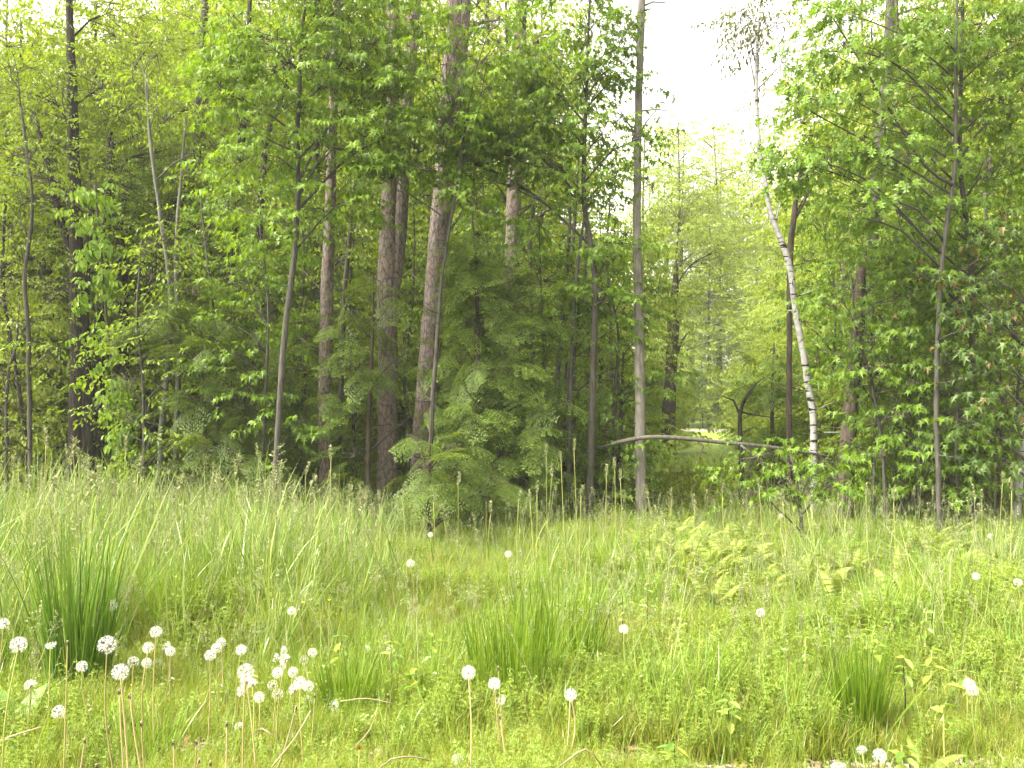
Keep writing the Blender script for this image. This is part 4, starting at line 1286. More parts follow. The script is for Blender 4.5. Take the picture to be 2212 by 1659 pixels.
def scatter(name, temps, pts, rz, scl, idx, tilt, label, cat):
    """Grass-like stuff: template meshes instanced on a cloud of points by geometry nodes."""
    col = bpy.data.collections.new(name + "_kinds")
    for i, t in enumerate(temps):
        t.name = "%s_kind_%02d" % (name, i)
        col.objects.link(t)
    me = bpy.data.meshes.new(name)
    n = len(pts)
    me.vertices.add(n)
    me.vertices.foreach_set("co", pts.astype(np.float32).ravel())
    at = me.attributes.new("turn", 'FLOAT_VECTOR', 'POINT')
    at.data.foreach_set("vector", np.stack([tilt[:, 0], tilt[:, 1], rz], -1).astype(np.float32).ravel())
    at = me.attributes.new("grow", 'FLOAT', 'POINT')
    at.data.foreach_set("value", scl.astype(np.float32))
    at = me.attributes.new("pick", 'INT', 'POINT')
    at.data.foreach_set("value", idx.astype(np.int32))
    me.update()
    o = link(name, me)
    ng = bpy.data.node_groups.new(name, 'GeometryNodeTree')
    ng.interface.new_socket("Geometry", in_out='INPUT', socket_type='NodeSocketGeometry')
    ng.interface.new_socket("Geometry", in_out='OUTPUT', socket_type='NodeSocketGeometry')
    N = ng.nodes.new
    gi, go = N("NodeGroupInput"), N("NodeGroupOutput")
    ci = N("GeometryNodeCollectionInfo")
    ci.inputs["Collection"].default_value = col
    ci.inputs["Separate Children"].default_value = True
    ci.inputs["Reset Children"].default_value = True
    ip = N("GeometryNodeInstanceOnPoints")
    ip.inputs["Pick Instance"].default_value = True

    def named(a, t):
        q = N("GeometryNodeInputNamedAttribute")
        q.data_type = t
        q.inputs["Name"].default_value = a
        return [s for s in q.outputs if s.enabled and s.name == "Attribute"][0]
    er = N("FunctionNodeEulerToRotation")
    L = ng.links.new
    L(named("turn", 'FLOAT_VECTOR'), er.inputs[0])
    L(gi.outputs[0], ip.inputs["Points"])
    L(ci.outputs[0], ip.inputs["Instance"])
    L(named("pick", 'INT'), ip.inputs["Instance Index"])
    L(er.outputs[0], ip.inputs["Rotation"])
    L(named("grow", 'FLOAT'), ip.inputs["Scale"])
    L(ip.outputs[0], go.inputs[0])
    md = o.modifiers.new("scatter", 'NODES')
    md.node_group = ng
    return stuff(o, label, cat)


def field(n, y0=2.0, y1=13.0, power=1.0, rng=grng):
    """Random ground points in the wedge the camera sees, denser towards it."""
    y = y0 + (y1 - y0) * rng.random(n) ** power
    x = rng.uniform(-1, 1, n) * (0.68 * y + 1.1)
    return np.stack([x, y, gz(x, y) - .01], -1)


def noise2(x, y, s, seed):
    r = np.random.default_rng(seed)
    out = np.zeros_like(x)
    for k in range(7):
        a, f, p = r.uniform(0, 6.28), s * r.uniform(.5, 1.8), r.uniform(0, 6.28)
        out += np.sin((x * math.cos(a) + y * math.sin(a)) * f + p)
    return out / 2.6


def bare(x, y):
    """1 where the soil shows through (the chip-strewn patches along the bottom edge), else 0."""
    b = np.zeros_like(x)
    for px, Y, rx, ry in [(1870, 3.42, .30, .17), (1350, 3.42, .2, .1), (2120, 3.55, .26, .12), (1560, 3.32, .18, .1), (400, 3.5, .16, .08), (1030, 3.36, .16, .07), (640, 3.45, .12, .06), (50, 3.4, .2, .08), (800, 3.33, .14, .06)]:
        c = gpt(px, Y)
        b = np.maximum(b, 1.0 * ((((x - c[0]) / rx) ** 2 + ((y - c[1]) / ry) ** 2) < 1))
    return b


def spread_stuff(name, temps, n, label, cat, y0=2.0, y1=13.0, power=1.0, s0=.7, s1=1.25, patch=None, tilt=.2, grow=True):
    p = field(int(n * 1.22), y0, y1, power)
    keep = (bare(p[:, 0], p[:, 1]) < .5)
    if patch is not None:
        keep &= patch(p[:, 0], p[:, 1]) > grng.random(len(p))
    p = p[keep]
    m = len(p)
    idx = grng.integers(0, len(temps), m)
    return scatter(name, temps, p, grng.uniform(0, 6.28, m), grng.uniform(s0, s1, m) * (height(p[:, 0], p[:, 1]) if grow else 1), idx, grng.normal(0, tilt, (m, 2)), label, cat)


sig = lambda v: 1 / (1 + np.exp(-4 * v))
left = lambda x, y: sig(-(x / np.maximum(y, .1) * F + CX - 760) / 260)          # towards the left of the meadow


def height(x, y):
    """How tall the meadow stands: short at the trodden front, tall at the left, lower in the middle of the far edge."""
    px = x / np.maximum(y, .1) * F + CX
    h = np.interp(y, [2, 3.2, 3.8, 4.8, 6], [.4, .5, .68, .9, 1.0])
    side = np.interp(px, [0, 600, 850, 1300, 1500, 2212], [1.3, 1.15, .85, .78, .95, 1.0])
    h = h * (1 + (side - 1) * np.clip((y - 3.6) / 3, 0, 1))
    feet = np.exp(-(((px - 470) / 280) ** 2 + ((y - 3.5) / .7) ** 2))        # the dandelions' trodden ground
    h = h * (1 - .35 * feet)
    return h * (1 + .22 * noise2(x, y, 2.6, 14) + .12 * noise2(x, y, 7.0, 15))


spread_stuff('meadow_grass', [tpl('t', tuft(16, .27, .0021, .06, .32, .6), M['grass']) for _ in range(6)], 52000,
             "fine yellow-green meadow grass covering the ground", 'grass', power=1.15)
spread_stuff('blade_grass', [tpl('t', tuft(9, .40, .0032, .06, .26, .6), M['grass_tall']) for _ in range(5)], 14000,
             "taller bright blades standing among the fine meadow grass", 'grass', y0=3.1, power=.9, patch=lambda x, y: np.clip(.45 + .6 * noise2(x, y, 2.0, 4) + .5 * left(x, y), .08, 1))
spread_stuff('blue_grass', [tpl('t', tuft(8, .66, .0046, .07, .15, .55, 5), M['grass_blue']) for _ in range(5)], 4200,
             "tall blue-green grass along the left and the far edge of the meadow", 'grass', y0=4.4, power=.7,
             patch=lambda x, y: np.clip(.03 + .3 * noise2(x, y, 1.6, 9) + .95 * left(x, y), 0, 1))
spread_stuff('meadow_herbs', [tpl('t', herb(.31, 10, 5, .028, 3, .6), M['herb']) for _ in range(8)], 25000,
             "small-leaved meadow herbs growing through the grass", 'herbs', power=1.1, tilt=.2, patch=lambda x, y: np.clip(.65 + .5 * noise2(x, y, 2.4, 5) - .25 * left(x, y), .1, 1))
spread_stuff('clover', [tpl('t', clover(7, .11, .020), M['herb']) for _ in range(4)], 3500,
             "low clover leaves between the grass blades at the front", 'clover', y1=8, power=1.3, patch=lambda x, y: np.clip(.35 + .7 * noise2(x, y, 3.1, 6), 0, 1))
spread_stuff('broad_weeds', [tpl('t', herb(.27, 6, 3, .055, 2, .8), M['broad']) for _ in range(6)], 6500,
             "broad-leaved light green weeds dotted through the meadow", 'weeds', y0=2.6, power=1.0, patch=lambda x, y: np.clip(.3 + .7 * noise2(x, y, 1.9, 8), .04, 1))
spread_stuff('seed_grass', [tpl('t', stalk_mesh(.55, k), M['seedhead']) for k in 'spsp'], 3000,
             "thin flowering grass stalks scattered over the meadow", 'grass', y0=3.6, power=.8, s0=.7, s1=1.3)
spread_stuff('dry_grass', [tpl('t', tuft(5, .26, .0022, .08, .7, .9), M['straw']) for _ in range(3)], 4200,
             "dry straw-coloured blades lying in the grass", 'straw', power=1.3, patch=lambda x, y: np.clip(.3 + .5 * noise2(x, y, 2.8, 3), 0.03, 1))
# forest-floor greenery beyond the meadow
spread_stuff('wood_floor_plants', [tpl('t', herb(.3, 5, 4, .07, 2, .7), M['bg']) for _ in range(4)], 5500,
             "leafy plants covering the shaded floor of the wood", 'undergrowth', y0=11.5, y1=27, power=1.0, s0=.7, s1=1.6, grow=False)


# -- dense grass clumps, each one plant
def clump(name, label, px, Y, H, rad, n, w, mat, lean=.13, curl=.25, sx=1.0):
    g = gpt(px, Y)
    root = thing(name, label, 'grass clump', g)
    mb = MB()
    for _ in range(n):
        rr, aa = rad * math.sqrt(grng.random()), grng.uniform(0, 6.28)
        b = np.array([rr * math.cos(aa) * sx, rr * math.sin(aa), 0])
        b[2] = float(gz(g[0] + b[0], g[1] + b[1])) - g[2] - .02
        az = aa + grng.normal(0, .9)
        blade(mb, b + g, az, H * (1 - .6 * grng.random() ** 1.6), w * grng.uniform(.6, 1.25), abs(grng.normal(0, lean)) * (2.2 if grng.random() < .15 else 1) + .35 * rr / max(rad, .01) * lean, abs(grng.normal(curl, curl * .7)), 6, grng.normal(0, .6))
    stuff(mb.build('blades', mat, root))


clump('grass_clump', "tall dark green grass clump at the left, standing behind the dandelion clocks", 180, 4.35, 1.15, .14, 230, .0055, M['clump_dark'], lean=.07, curl=.25)
clump('grass_clump', "looser grass clump at the far left edge, blades bent over", 60, 4.9, .9, .35, 220, .0055, M['grass_blue'], lean=.16, curl=.5)
clump('grass_clump', "wide bright green clump in the middle of the meadow", 1110, 4.1, .62, .22, 360, .0036, M['clump'], lean=.10, curl=.35, sx=1.0)
clump('grass_clump', "bright green clump joined to the back right of the wide middle one", 1200, 4.7, .72, .24, 300, .0038, M['clump'], lean=.10, curl=.3)
clump('grass_clump', "compact upright bright green clump at the right, above the bare chip patch", 1845, 3.85, .54, .10, 420, .0032, M['clump'], lean=.13, curl=.22)
clump('grass_clump', "small dark tuft beside the right of the dense dandelion cluster", 760, 3.9, .36, .12, 200, .004, M['clump'], lean=.16)
clump('grass_clump', "small grass tuft at the bottom edge left of the orange bud", 330, 3.4, .28, .14, 110, .0035, M['grass_tall'], lean=.22, curl=.6)
clump('grass_clump', "small arching tuft at the bottom middle with pale curved blades", 880, 3.4, .24, .10, 90, .0035, M['grass_tall'], lean=.35, curl=.9)
clump('grass_clump', "dark blue-green clump among the ferns at the right edge of the wood", 2140, 8.8, .65, .3, 200, .007, M['grass_blue'], lean=.12, curl=.35)


# -- single tall flowering grasses seen against the dark wood
STALKS, CLOCKS, FERNS = [], [], []


def seed_stalk(px, py, Y, kind, label, group=None):
    g = gpt(px + grng.normal(0, 8), Y)
    tip = P(px, py, Y)
    root = thing('grass_stalk', label, 'grass', g, group)
    if group:
        STALKS.append((px, py, kind, root))
    mb = MB()
    hl = .10 if kind == 's' else .16
    p0 = tip - np.array([0, 0, hl])
    tube(mb, spline(np.array([[*g, .0035], [*(g * .5 + p0 * .5 + np.array([grng.normal(0, .02), 0, 0])), .003], [*p0, .002]]), .12), 5)
    mb.build('stem', M['stem_green'], root, smooth=True)
    mb = MB()
    if kind == 's':
        spike_head(mb, p0, hl, .009, 50, grng.normal(0, .1))
    elif kind == 'o':           # cocksfoot: separate one-sided tufts
        for k in range(7):
            t = k / 7
            spike_head(mb, p0 + np.array([(.05 * (1 - t)) * (1 if k % 2 else -1) * grng.uniform(.4, 1.2), 0, hl * t]), .03, .011, 12)
    else:
        panicle(mb, p0, hl, .07, 16)
    mb.build('seed_head', M['seedhead'], root)
    for k in range(2):
        mb = MB()
        t = grng.uniform(.15, .55)
        blade(mb, g * (1 - t) + p0 * t, grng.uniform(0, 6.28), grng.uniform(.18, .34), .005, .35, .9, 5)
        mb.build('leaf', M['grass_blue'], root)


LEFT_G, MID_G, RIGHT_G = "flowering grasses rising at the left", "flowering grasses rising in the middle", "flowering grasses rising at the right"
seed_stalk(162, 950, 5.2, 'o', "tall cocksfoot with open pale tufts against the dark double-boled tree")
seed_stalk(100, 925, 5.4, 's', "tallest slim ear left of the open-tufted cocksfoot")
seed_stalk(936, 1040, 6.6, 'p', "grass with a wide airy panicle in front of the thickest pine")
seed_stalk(1240, 950, 7.2, 's', "tallest slim ear in the middle, in front of the thicket of thin stems")
seed_stalk(560, 1215, 4.7, 'p', "short straw-pale panicle leaning among the grass left of the middle")
seed_stalk(605, 1220, 4.8, 'p', "second straw-pale panicle, right of the leaning short one")
for px, py, Y, k in [(30, 985, 5.5, 's'), (215, 1005, 5.6, 's'), (200, 1025, 5.0, 'o'), (272, 945, 5.8, 's'), (298, 990, 5.5, 's'), (247, 1040, 5.3, 's'), (515, 985, 6.2, 'o'), (470, 1030, 6.0, 'o'), (590, 1010, 6.4, 's'),
                     (660, 1000, 6.6, 's'), (715, 965, 6.2, 's'), (680, 1030, 6.0, 'o'), (430, 1040, 6.5, 'p'), (395, 1030, 5.8, 'o'), (350, 1040, 6.0, 'p'), (120, 1030, 5.0, 's'), (60, 1030, 5.2, 's'), (560, 1040, 6.0, 'o'), (620, 1050, 6.6, 'o')]:
    seed_stalk(px, py, Y, k, "pale flowering grass stalk rising against the dark wood at the left", LEFT_G)
for px, py, Y, k in [(755, 1050, 6.4, 's'), (870, 1040, 6.8, 'p'), (820, 1060, 6.5, 's'), (990, 1020, 6.6, 's'), (960, 1080, 6.4, 'p'), (1145, 1060, 7.4, 's'), (1180, 960, 7.4, 's'), (1192, 1005, 7.0, 's'), (1212, 975, 7.2, 's'),
                     (1120, 1060, 7.0, 's'), (1160, 1040, 7.2, 's'), (1310, 1005, 7.4, 's'), (1328, 990, 7.6, 's'), (1340, 1015, 7.4, 's'), (1060, 1085, 7.4, 's'), (1255, 1050, 7.4, 's'), (790, 1075, 6.2, 'o')]:
    seed_stalk(px, py, Y, k, "pale flowering grass stalk rising against the dark wood in the middle", MID_G)
for px, py, Y, k in [(1400, 1050, 7.6, 's'), (1450, 1055, 7.6, 's'), (1500, 1070, 7.4, 's'), (1560, 1045, 7.8, 's'), (1640, 1035, 7.6, 's'), (1690, 1060, 7.8, 's'), (1870, 1045, 8.0, 's'), (2165, 1020, 7.6, 's'), (2185, 1035, 7.4, 's'),
                     (1750, 1070, 7.8, 's'), (1930, 1060, 7.6, 's'), (2120, 1060, 7.8, 's')]:
    seed_stalk(px, py, Y, k, "pale flowering grass stalk rising at the right end of the meadow", RIGHT_G)

NTH = ["first", "second", "third", "fourth", "fifth", "sixth", "seventh", "eighth", "ninth", "tenth", "eleventh", "twelfth", "thirteenth", "fourteenth"] + ["%dth" % k for k in range(15, 41)]
SORTS = {'s': "slim-eared flowering grass", 'o': "tuft-headed flowering grass", 'p': "airy flowering grass"}
by = {}
for px, py, k, o in STALKS:
    rx, ref = min(REFS, key=lambda r: abs(r[0] - px))
    by.setdefault((k, "just right of" if px > rx + 12 else ("just left of" if px < rx - 12 else "in front of"), ref), []).append((py, o))
for (k, side, ref), lst in by.items():
    lst.sort(key=lambda a: a[0])
    for i, (py, o) in enumerate(lst):
        o["label"] = "%s %s %s%s" % (SORTS[k], side, ref, "" if len(lst) == 1 else ", %s tallest there" % NTH[i] if i else ", tallest there")


def rows_label(items, what, where, names):
    """Label things by row (top to bottom) and by order from the left in that row."""
    items = sorted(items, key=lambda a: a[1])
    n, m = len(items), len(names)
    for r in range(m):
        row = sorted(items[r * n // m:(r + 1) * n // m], key=lambda a: a[0])
        for i, (px, py, o) in enumerate(row):
            o["label"] = "%s, %s from the left in the %s row of %s" % (what, NTH[i], names[r], where)


# -- dandelions
def clock(n, keep, rng):
    """Seed head of unit radius: each seed a fine stalk ending in an umbrella of hairs."""
    i = np.arange(n) + .5
    ph = np.arccos(1 - 2 * i / n)
    th = math.pi * (1 + 5 ** .5) * i
    d = np.stack([np.sin(ph) * np.cos(th), np.sin(ph) * np.sin(th), np.cos(ph)], -1)
    d = unit(d + rng.normal(0, .06, d.shape))
    d = d[d[:, 2] > -.86]
    d = d[keep(d)]
    mb = MB()
    a = unit(np.cross(d, np.array([.3, .5, .81])))
    b = np.cross(d, a)
    N = len(d)
    w = .012
    v = np.stack([d * .2 - a * w, d * .2 + a * w, d * .78 + a * w, d * .78 - a * w], 1)
    mb.add(v.reshape(-1, 3), (np.array([[0, 1, 2], [0, 2, 3]])[None] + (np.arange(N) * 4)[:, None, None]))
    K = 10
    for k in range(K):
        t = 2 * math.pi * k / K + rng.uniform(0, .5, N)
        e = a * np.cos(t)[:, None] + b * np.sin(t)[:, None]
        tip = d * (1.0 + rng.normal(0, .025, (N, 1))) + e * .26
        side = np.cross(e, d) * .010
        v = np.stack([d * .78 - side, d * .78 + side, tip], 1)
        mb.add(v.reshape(-1, 3), (np.array([[0, 1, 2]])[None] + (np.arange(N) * 3)[:, None, None]))
    return mb


def ball(mb, r, c=(0, 0, 0), sx=(1, 1, 1), nu=8, nv=6):
    u = np.linspace(0, 2 * math.pi, nu, endpoint=False)
    v = np.linspace(0, math.pi, nv + 1)
    Vv = np.array([[math.sin(b) * math.cos(a), math.sin(b) * math.sin(a), math.cos(b)] for b in v for a in u]) * r * np.array(sx) + np.array(c)
    f = []
    for i in range(nv):
        for j in range(nu):
            k = (j + 1) % nu
            f += [(i * nu + j, (i + 1) * nu + j, (i + 1) * nu + k), (i * nu + j, (i + 1) * nu + k, i * nu + k)]
    mb.add(Vv, f)


drng = np.random.default_rng(8)
HEADS = {'f': [clock(64, lambda d: np.ones(len(d), bool), drng).mesh('seed_head', M['pappus']) for _ in range(2)],
         'p': [clock(64, lambda d, q=q: d @ unit(np.array(q)) < .25, drng).mesh('seed_head', M['pappus']) for q in ([.3, -.9, .2], [-.8, -.5, .3], [.6, -.3, -.7])],
         'c': [clock(64, lambda d: d[:, 2] < .15, drng).mesh('seed_head', M['pappus'])]}
_m = MB()
ball(_m, .28)
CORE = _m.mesh('seed_core', M['core'], smooth=True)
_m = MB()
tv, tf = leaf_kite(W=.35)
for k in range(9):
    _m.inst(tv, tf, frames(np.array([k * .7]), np.array([-1.0 + .3 * drng.random()]), np.array([0.]), np.array([.42])), np.array([[0, 0, -.2]]))
BRACT = _m.mesh('bracts', M['stem_green'])


def dandelion(px, py, diam, kind, label, group=None, base=None, Y=None, tan=None):
    Rr = .0255
    y = Y or min(9.5, 2 * Rr * F / diam)
    c = P(px, py, y)
    # keep the stem a believable length: slide along the ray until the head is 0.12 - 0.5 m above the ground
    for _ in range(60):
        h = c[2] - float(gz(c[0], c[1]))
        if h < .07:
            y -= .05
        elif h > .52:
            y += .03
        else:
            break
        c = P(px, py, y)
    Rr = diam / 2 / F * y
    bx = base if base is not None else px + drng.normal(6, 12)
    g = gpt(bx, y + drng.normal(0, .03))
    root = thing('dandelion', label, 'dandelion', g, group)
    mb = MB()
    g0 = g - np.array([0, 0, .02])
    mid = g0 * .45 + c * .55 + np.array([drng.normal(0, .012) + (.25 * (c[0] - g[0])), drng.normal(0, .01), .01])
    e = c - np.array([0, 0, Rr * .2])
    tube(mb, spline(np.array([[*g0, .0030], [*mid, .0025], [*e, .0019]]), .03), 7)
    mb.build('stem', M['stem_tan' if (tan if tan is not None else drng.random() < .35) else 'stem_green'], root, smooth=True)
    hd = link('seed_head', HEADS[kind][drng.integers(len(HEADS[kind]))], root)
    hd.location = c - g
    hd.scale = (Rr / 1.02,) * 3
    hd.rotation_euler = (drng.normal(0, .2), drng.normal(0, .2), drng.normal(0, .3) if kind == 'p' else drng.uniform(0, 6.28))
    CLOCKS.append((px, py, root, group))
    cr = link('seed_core', CORE, hd)
    br = link('bracts', BRACT, hd)


# the ones that can be told apart
dandelion(8, 1347, 25, 'f', "dandelion clock cut by the left edge of the picture", base=0)
dandelion(40, 1393, 37, 'f', "large dandelion clock in front of the dock leaves at the left", base=22)
dandelion(109, 1391, 25, 'c', "cup-shaped dandelion clock that has lost its upper half, left of the dark clump", base=118)
dandelion(177, 1440, 26, 'f', "dandelion clock on a stem that bows strongly to the left, before the dark clump", base=250)
dandelion(66, 1481, 28, 'p', "half-blown flat dandelion clock below the big one at the dock leaves", base=50)
dandelion(127, 1538, 30, 'f', "low round dandelion clock standing alone below the dark grass clump", base=126)
dandelion(241, 1308, 27, 'f', "highest dandelion clock, in front of the dark grass clump", base=236)
dandelion(231, 1393, 41, 'f', "largest dandelion clock, directly under the highest one", base=285, tan=True)
dandelion(260, 1452, 38, 'f', "second largest dandelion clock, on a reddish stem low right of the largest", base=300, tan=True)
dandelion(337, 1365, 27, 'f', "topmost dandelion clock of the loose cluster right of the dark grass clump", base=344)
dandelion(531, 1452, 38, 'f', "large dandelion clock on a thick tan stem at the left of the dense cluster", base=536, tan=True)
dandelion(521, 1404, 25, 'f', "small round dandelion clock just above the large tan-stemmed one", base=520)
dandelion(517, 1570, 22, 'p', "ragged low dandelion clock near the bottom edge under the large tan-stemmed one", base=522)
dandelion(720, 1523, 25, 'p', "thin see-through dandelion clock right of the dense cluster, by a dry stalk", base=722)
dandelion(630, 1320, 20, 'f', "faint dandelion clock under the yellow buttercups", base=632)
dandelion(887, 1217, 19, 'f', "small distant dandelion clock left of the middle, above the broad weeds", base=888, Y=4.9)
dandelion(1098, 1197, 17, 'f', "small distant dandelion clock above the middle grass clump", base=1098, Y=5.4)
dandelion(1012, 1453, 33, 'f', "big round dandelion clock at the left of the middle grass clump", base=1016)
dandelion(1068, 1477, 29, 'f', "dandelion clock in front of the middle grass clump, upper of a close pair", base=1090)
dandelion(1080, 1512, 26, 'p', "half-blown dandelion clock, lower of the close pair before the middle clump", base=1116, tan=True)
dandelion(998, 1544, 22, 'p', "ragged small dandelion clock below the big round one at the middle clump", base=990)
dandelion(988, 1642, 29, 'f', "dandelion clock lowest in the picture, at the bottom edge near the middle", base=992, Y=3.15)
dandelion(1233, 1501, 29, 'f', "lone dandelion clock on a thick orange-tan stem right of the middle clump", base=1214, tan=True)
dandelion(1347, 1359, 22, 'f', "lone dandelion clock on a long thin stem, right of the middle clump", base=1372)
dandelion(1643, 1323, 20, 'f', "pale dandelion clock alone in the open grass left of the compact right clump", base=1646)
dandelion(2108, 1245, 18, 'f', "small dandelion clock near the right edge, left one of two", base=2110, Y=4.8)
dandelion(2199, 1258, 19, 'f', "small dandelion clock touching the right edge of the picture", base=2200, Y=4.7)
dandelion(2093, 1478, 27, 'f', "upper of two overlapping dandelion clocks at the lower right", base=2100)
dandelion(2101, 1491, 27, 'f', "lower of two overlapping dandelion clocks at the lower right", base=2106)
dandelion(1900, 1633, 33, 'f', "large dandelion clock lying on the bare chip patch at the bottom right", base=1890, Y=3.2)
dandelion(1862, 1622, 24, 'p', "half-blown dandelion clock on the chip patch left of the large one", base=1850, Y=3.25)
G1, G2, G3 = "loose cluster of dandelions right of the dark clump", "trio of dandelions between the two clusters", "dense cluster of dandelions left of the middle"
for px, py, d, k in [(320, 1399, 26, 'f'), (288, 1430, 25, 'p'), (317, 1432, 23, 'f'), (340, 1432, 20, 'p'), (358, 1395, 22, 'p'), (368, 1407, 23, 'f')]:
    dandelion(px, py, d, k, "small dandelion clock of the loose cluster right of the dark grass clump", G1)
for px, py, d, k in [(431, 1378, 18, 'p'), (478, 1388, 22, 'f'), (467, 1400, 24, 'f'), (454, 1416, 26, 'f')]:
    dandelion(px, py, d, k, "dandelion clock of the tight bunch between the loose and the dense cluster", G2)
for px, py, d, k in [(533, 1472, 30, 'p'), (545, 1478, 26, 'p'), (521, 1493, 24, 'f'), (560, 1506, 26, 'f'), (600, 1500, 26, 'p'), (589, 1480, 24, 'p'), (600, 1453, 26, 'f'), (610, 1405, 22, 'p'), (594, 1420, 21, 'p'), (616, 1425, 27, 'p'),
                     (608, 1438, 22, 'p'), (636, 1420, 18, 'p'), (657, 1426, 21, 'p'), (675, 1410, 22, 'f'), (676, 1427, 15, 'p'), (633, 1452, 24, 'f'), (655, 1452, 18, 'p'), (648, 1475, 29, 'f'), (637, 1490, 28, 'p'), (666, 1483, 26, 'f'),
                     (664, 1513, 24, 'p'), (565, 1478, 13, 'p')]:
    dandelion(px, py, d, k, "white dandelion clock in the dense cluster left of the middle", G3)
for px, py, d, k in [(790, 1402, 20, 'p'), (843, 1404, 20, 'f'), (833, 1416, 14, 'p'), (838, 1443, 17, 'p'), (852, 1450, 18, 'p'), (887, 1473, 12, 'p')]:
    dandelion(px, py, d, k, "small faded dandelion clock in the broad weeds left of the middle clump", "faded dandelions left of the middle clump")
for px, py, d, k, lab in [(1155, 1440, 15, 'p', "tiny faint dandelion clock inside the wide middle clump"), (1272, 1305, 15, 'p', "tiny faint dandelion clock right of the middle clump's top"), (930, 1155, 13, 'f', "tiny far dandelion clock below the thickest pine"),
                         (2140, 1158, 13, 'p', "tiny far dandelion clock among the ferns near the right edge"), (1685, 1115, 12, 'p', "tiny far dandelion clock left of the birch's foot")]:
    dandelion(px, py, d, k, lab, "faint dandelions sunk in the grass", Y=5.5 if py < 1200 else None)

for grp, what, where, names in [(G1, "dandelion clock", "the loose cluster", ["upper", "lower"]), (G2, "dandelion clock", "the tight central-left bunch", ["upper", "lower"]),
                                (G3, "dandelion clock", "the dense cluster", ["topmost", "second", "third", "lowest"]),
                                ("faded dandelions left of the middle clump", "faded dandelion clock", "the broad weeds", ["upper", "lower"])]:
    rows_label([(px, py, o) for px, py, o, g_ in CLOCKS if g_ == grp], what, where, names)


BARE = []


def bare_stem(px, py, bx, Y, mat, label, group=None, head='k'):
    """A dandelion stem whose seeds are gone, a knob or a closed bud on top."""
    c, g = P(px, py, Y), gpt(bx, Y)
    if c[2] < g[2] + .06:
        c[2] = g[2] + .1
    root = thing('bare_dandelion', label, 'dandelion', g, group)
    if group:
        BARE.append((px, py, root))
    mb = MB()
    tube(mb, spline(np.array([[*g, .0030], [*(g * .5 + c * .5 + np.array([(g[0] - c[0]) * -.12, 0, .01])), .0025], [*c, .002]]), .03), 7)
    mb.build('stem', mat, root, smooth=True)
    mb = MB()
    if head == 'k':
        ball(mb, .0042, c, (1, 1, .8))
        mb.build('seed_base', M['core'], root, smooth=True)
    mb = MB()
    tv, tf = leaf_kite(W=.3)
    mb.inst(tv, tf, frames(np.arange(8) * .785, np.full(8, -1.1 if head == 'k' else 1.25), np.zeros(8), np.full(8, .018)), np.repeat(c[None], 8, 0))
    mb.build('bracts', M['bark_brown'] if head == 'k' else M['stem_green'], root)


ST = "bare tan dandelion stem that has lost its seeds, at the bottom left"
for a in [(280, 1500, 330), (258, 1490, 285), (374, 1600, 392), (425, 1600, 428), (183, 1596, 178), (490, 1560, 498), (208, 1652, 214), (305, 1560, 330), (455, 1645, 460)]:
    bare_stem(*a, 2.75, M['stem_tan'], ST, "bare dandelion stems at the bottom left")
rows_label(BARE, "bare tan dandelion stem", "the bottom-left corner", ["upper", "lower"])
bare_stem(1076, 1440, 1092, 3.4, M['stem_green'], "bare stem with a white knob above the close pair before the middle clump")
bare_stem(1080, 1545, 1105, 2.95, M['stem_tan'], "bare stem with a brown-bracted knob under the close pair before the middle clump")
bare_stem(1233, 1484, 1220, 3.2, M['stem_tan'], "bare stem with a dark tip standing just behind the lone tan-stemmed dandelion")
bare_stem(146, 1385, 152, 3.0, M['stem_tan'], "bare stem with a ragged brown tip right of the cup-shaped dandelion")
bare_stem(680, 1500, 676, 3.3, M['stem_green'], "bare stem with a small knob at the right side of the dense cluster")
bare_stem(640, 1525, 592, 2.9, M['straw'], "dry leaning dandelion stem crossing in front of the dense cluster")
bare_stem(430, 1640, 410, 2.7, M['straw'], "dry pale stem at the bottom edge left of the large tan-stemmed dandelion")
bare_stem(838, 1500, 830, 3.3, M['stem_green'], "bare green stem with a white dot left of the big round dandelion")


def dry_stalk(pts, Y, label, r=.0022):
    rows = []
    for px, py, dz in pts:
        g = gpt(px, Y)
        p = P(px, py, Y)
        p[2] = max(p[2], g[2] + .01)
        p[1] += dz
        rows.append([*p, r])
    root = thing('dry_stalk', label, 'dry stalk', rows[0][:3])
    mb = MB()
    tube(mb, spline(np.array(rows), .03), 6, .05)
    mb.build('stem', M['straw'], root, smooth=True)


dry_stalk([(820, 1659, 0), (845, 1640, 0), (890, 1640, .02), (925, 1655, .04)], 2.72, "pale dry stalk arched along the bottom edge left of the lowest dandelion", .0027)
dry_stalk([(1205, 1659, 0), (1265, 1618, 0), (1300, 1659, .02)], 2.75, "dry stalk bent to a sharp peak under the lone tan-stemmed dandelion", .0024)
dry_stalk([(586, 1659, 0), (640, 1590, 0), (668, 1540, .02)], 2.8, "pinkish dry stalk slanting up into the dense cluster", .0027)
dry_stalk([(735, 1515, 0), (790, 1515, .03), (845, 1530, .05)], 3.15, "thin dry stalk lying level right of the dense cluster")
dry_stalk([(815, 1530, 0), (800, 1575, 0), (760, 1620, 0)], 3.05, "thin dry stalk curving down beside the level one")
dry_stalk([(0, 1600, 0), (40, 1585, 0), (80, 1578, .03)], 2.8, "pale dry stalk lying at the bottom left corner", .0027)
dry_stalk([(590, 1590, 0), (560, 1580, .03), (545, 1590, .05)], 3.0, "short curled dry stalk at the foot of the dense cluster")


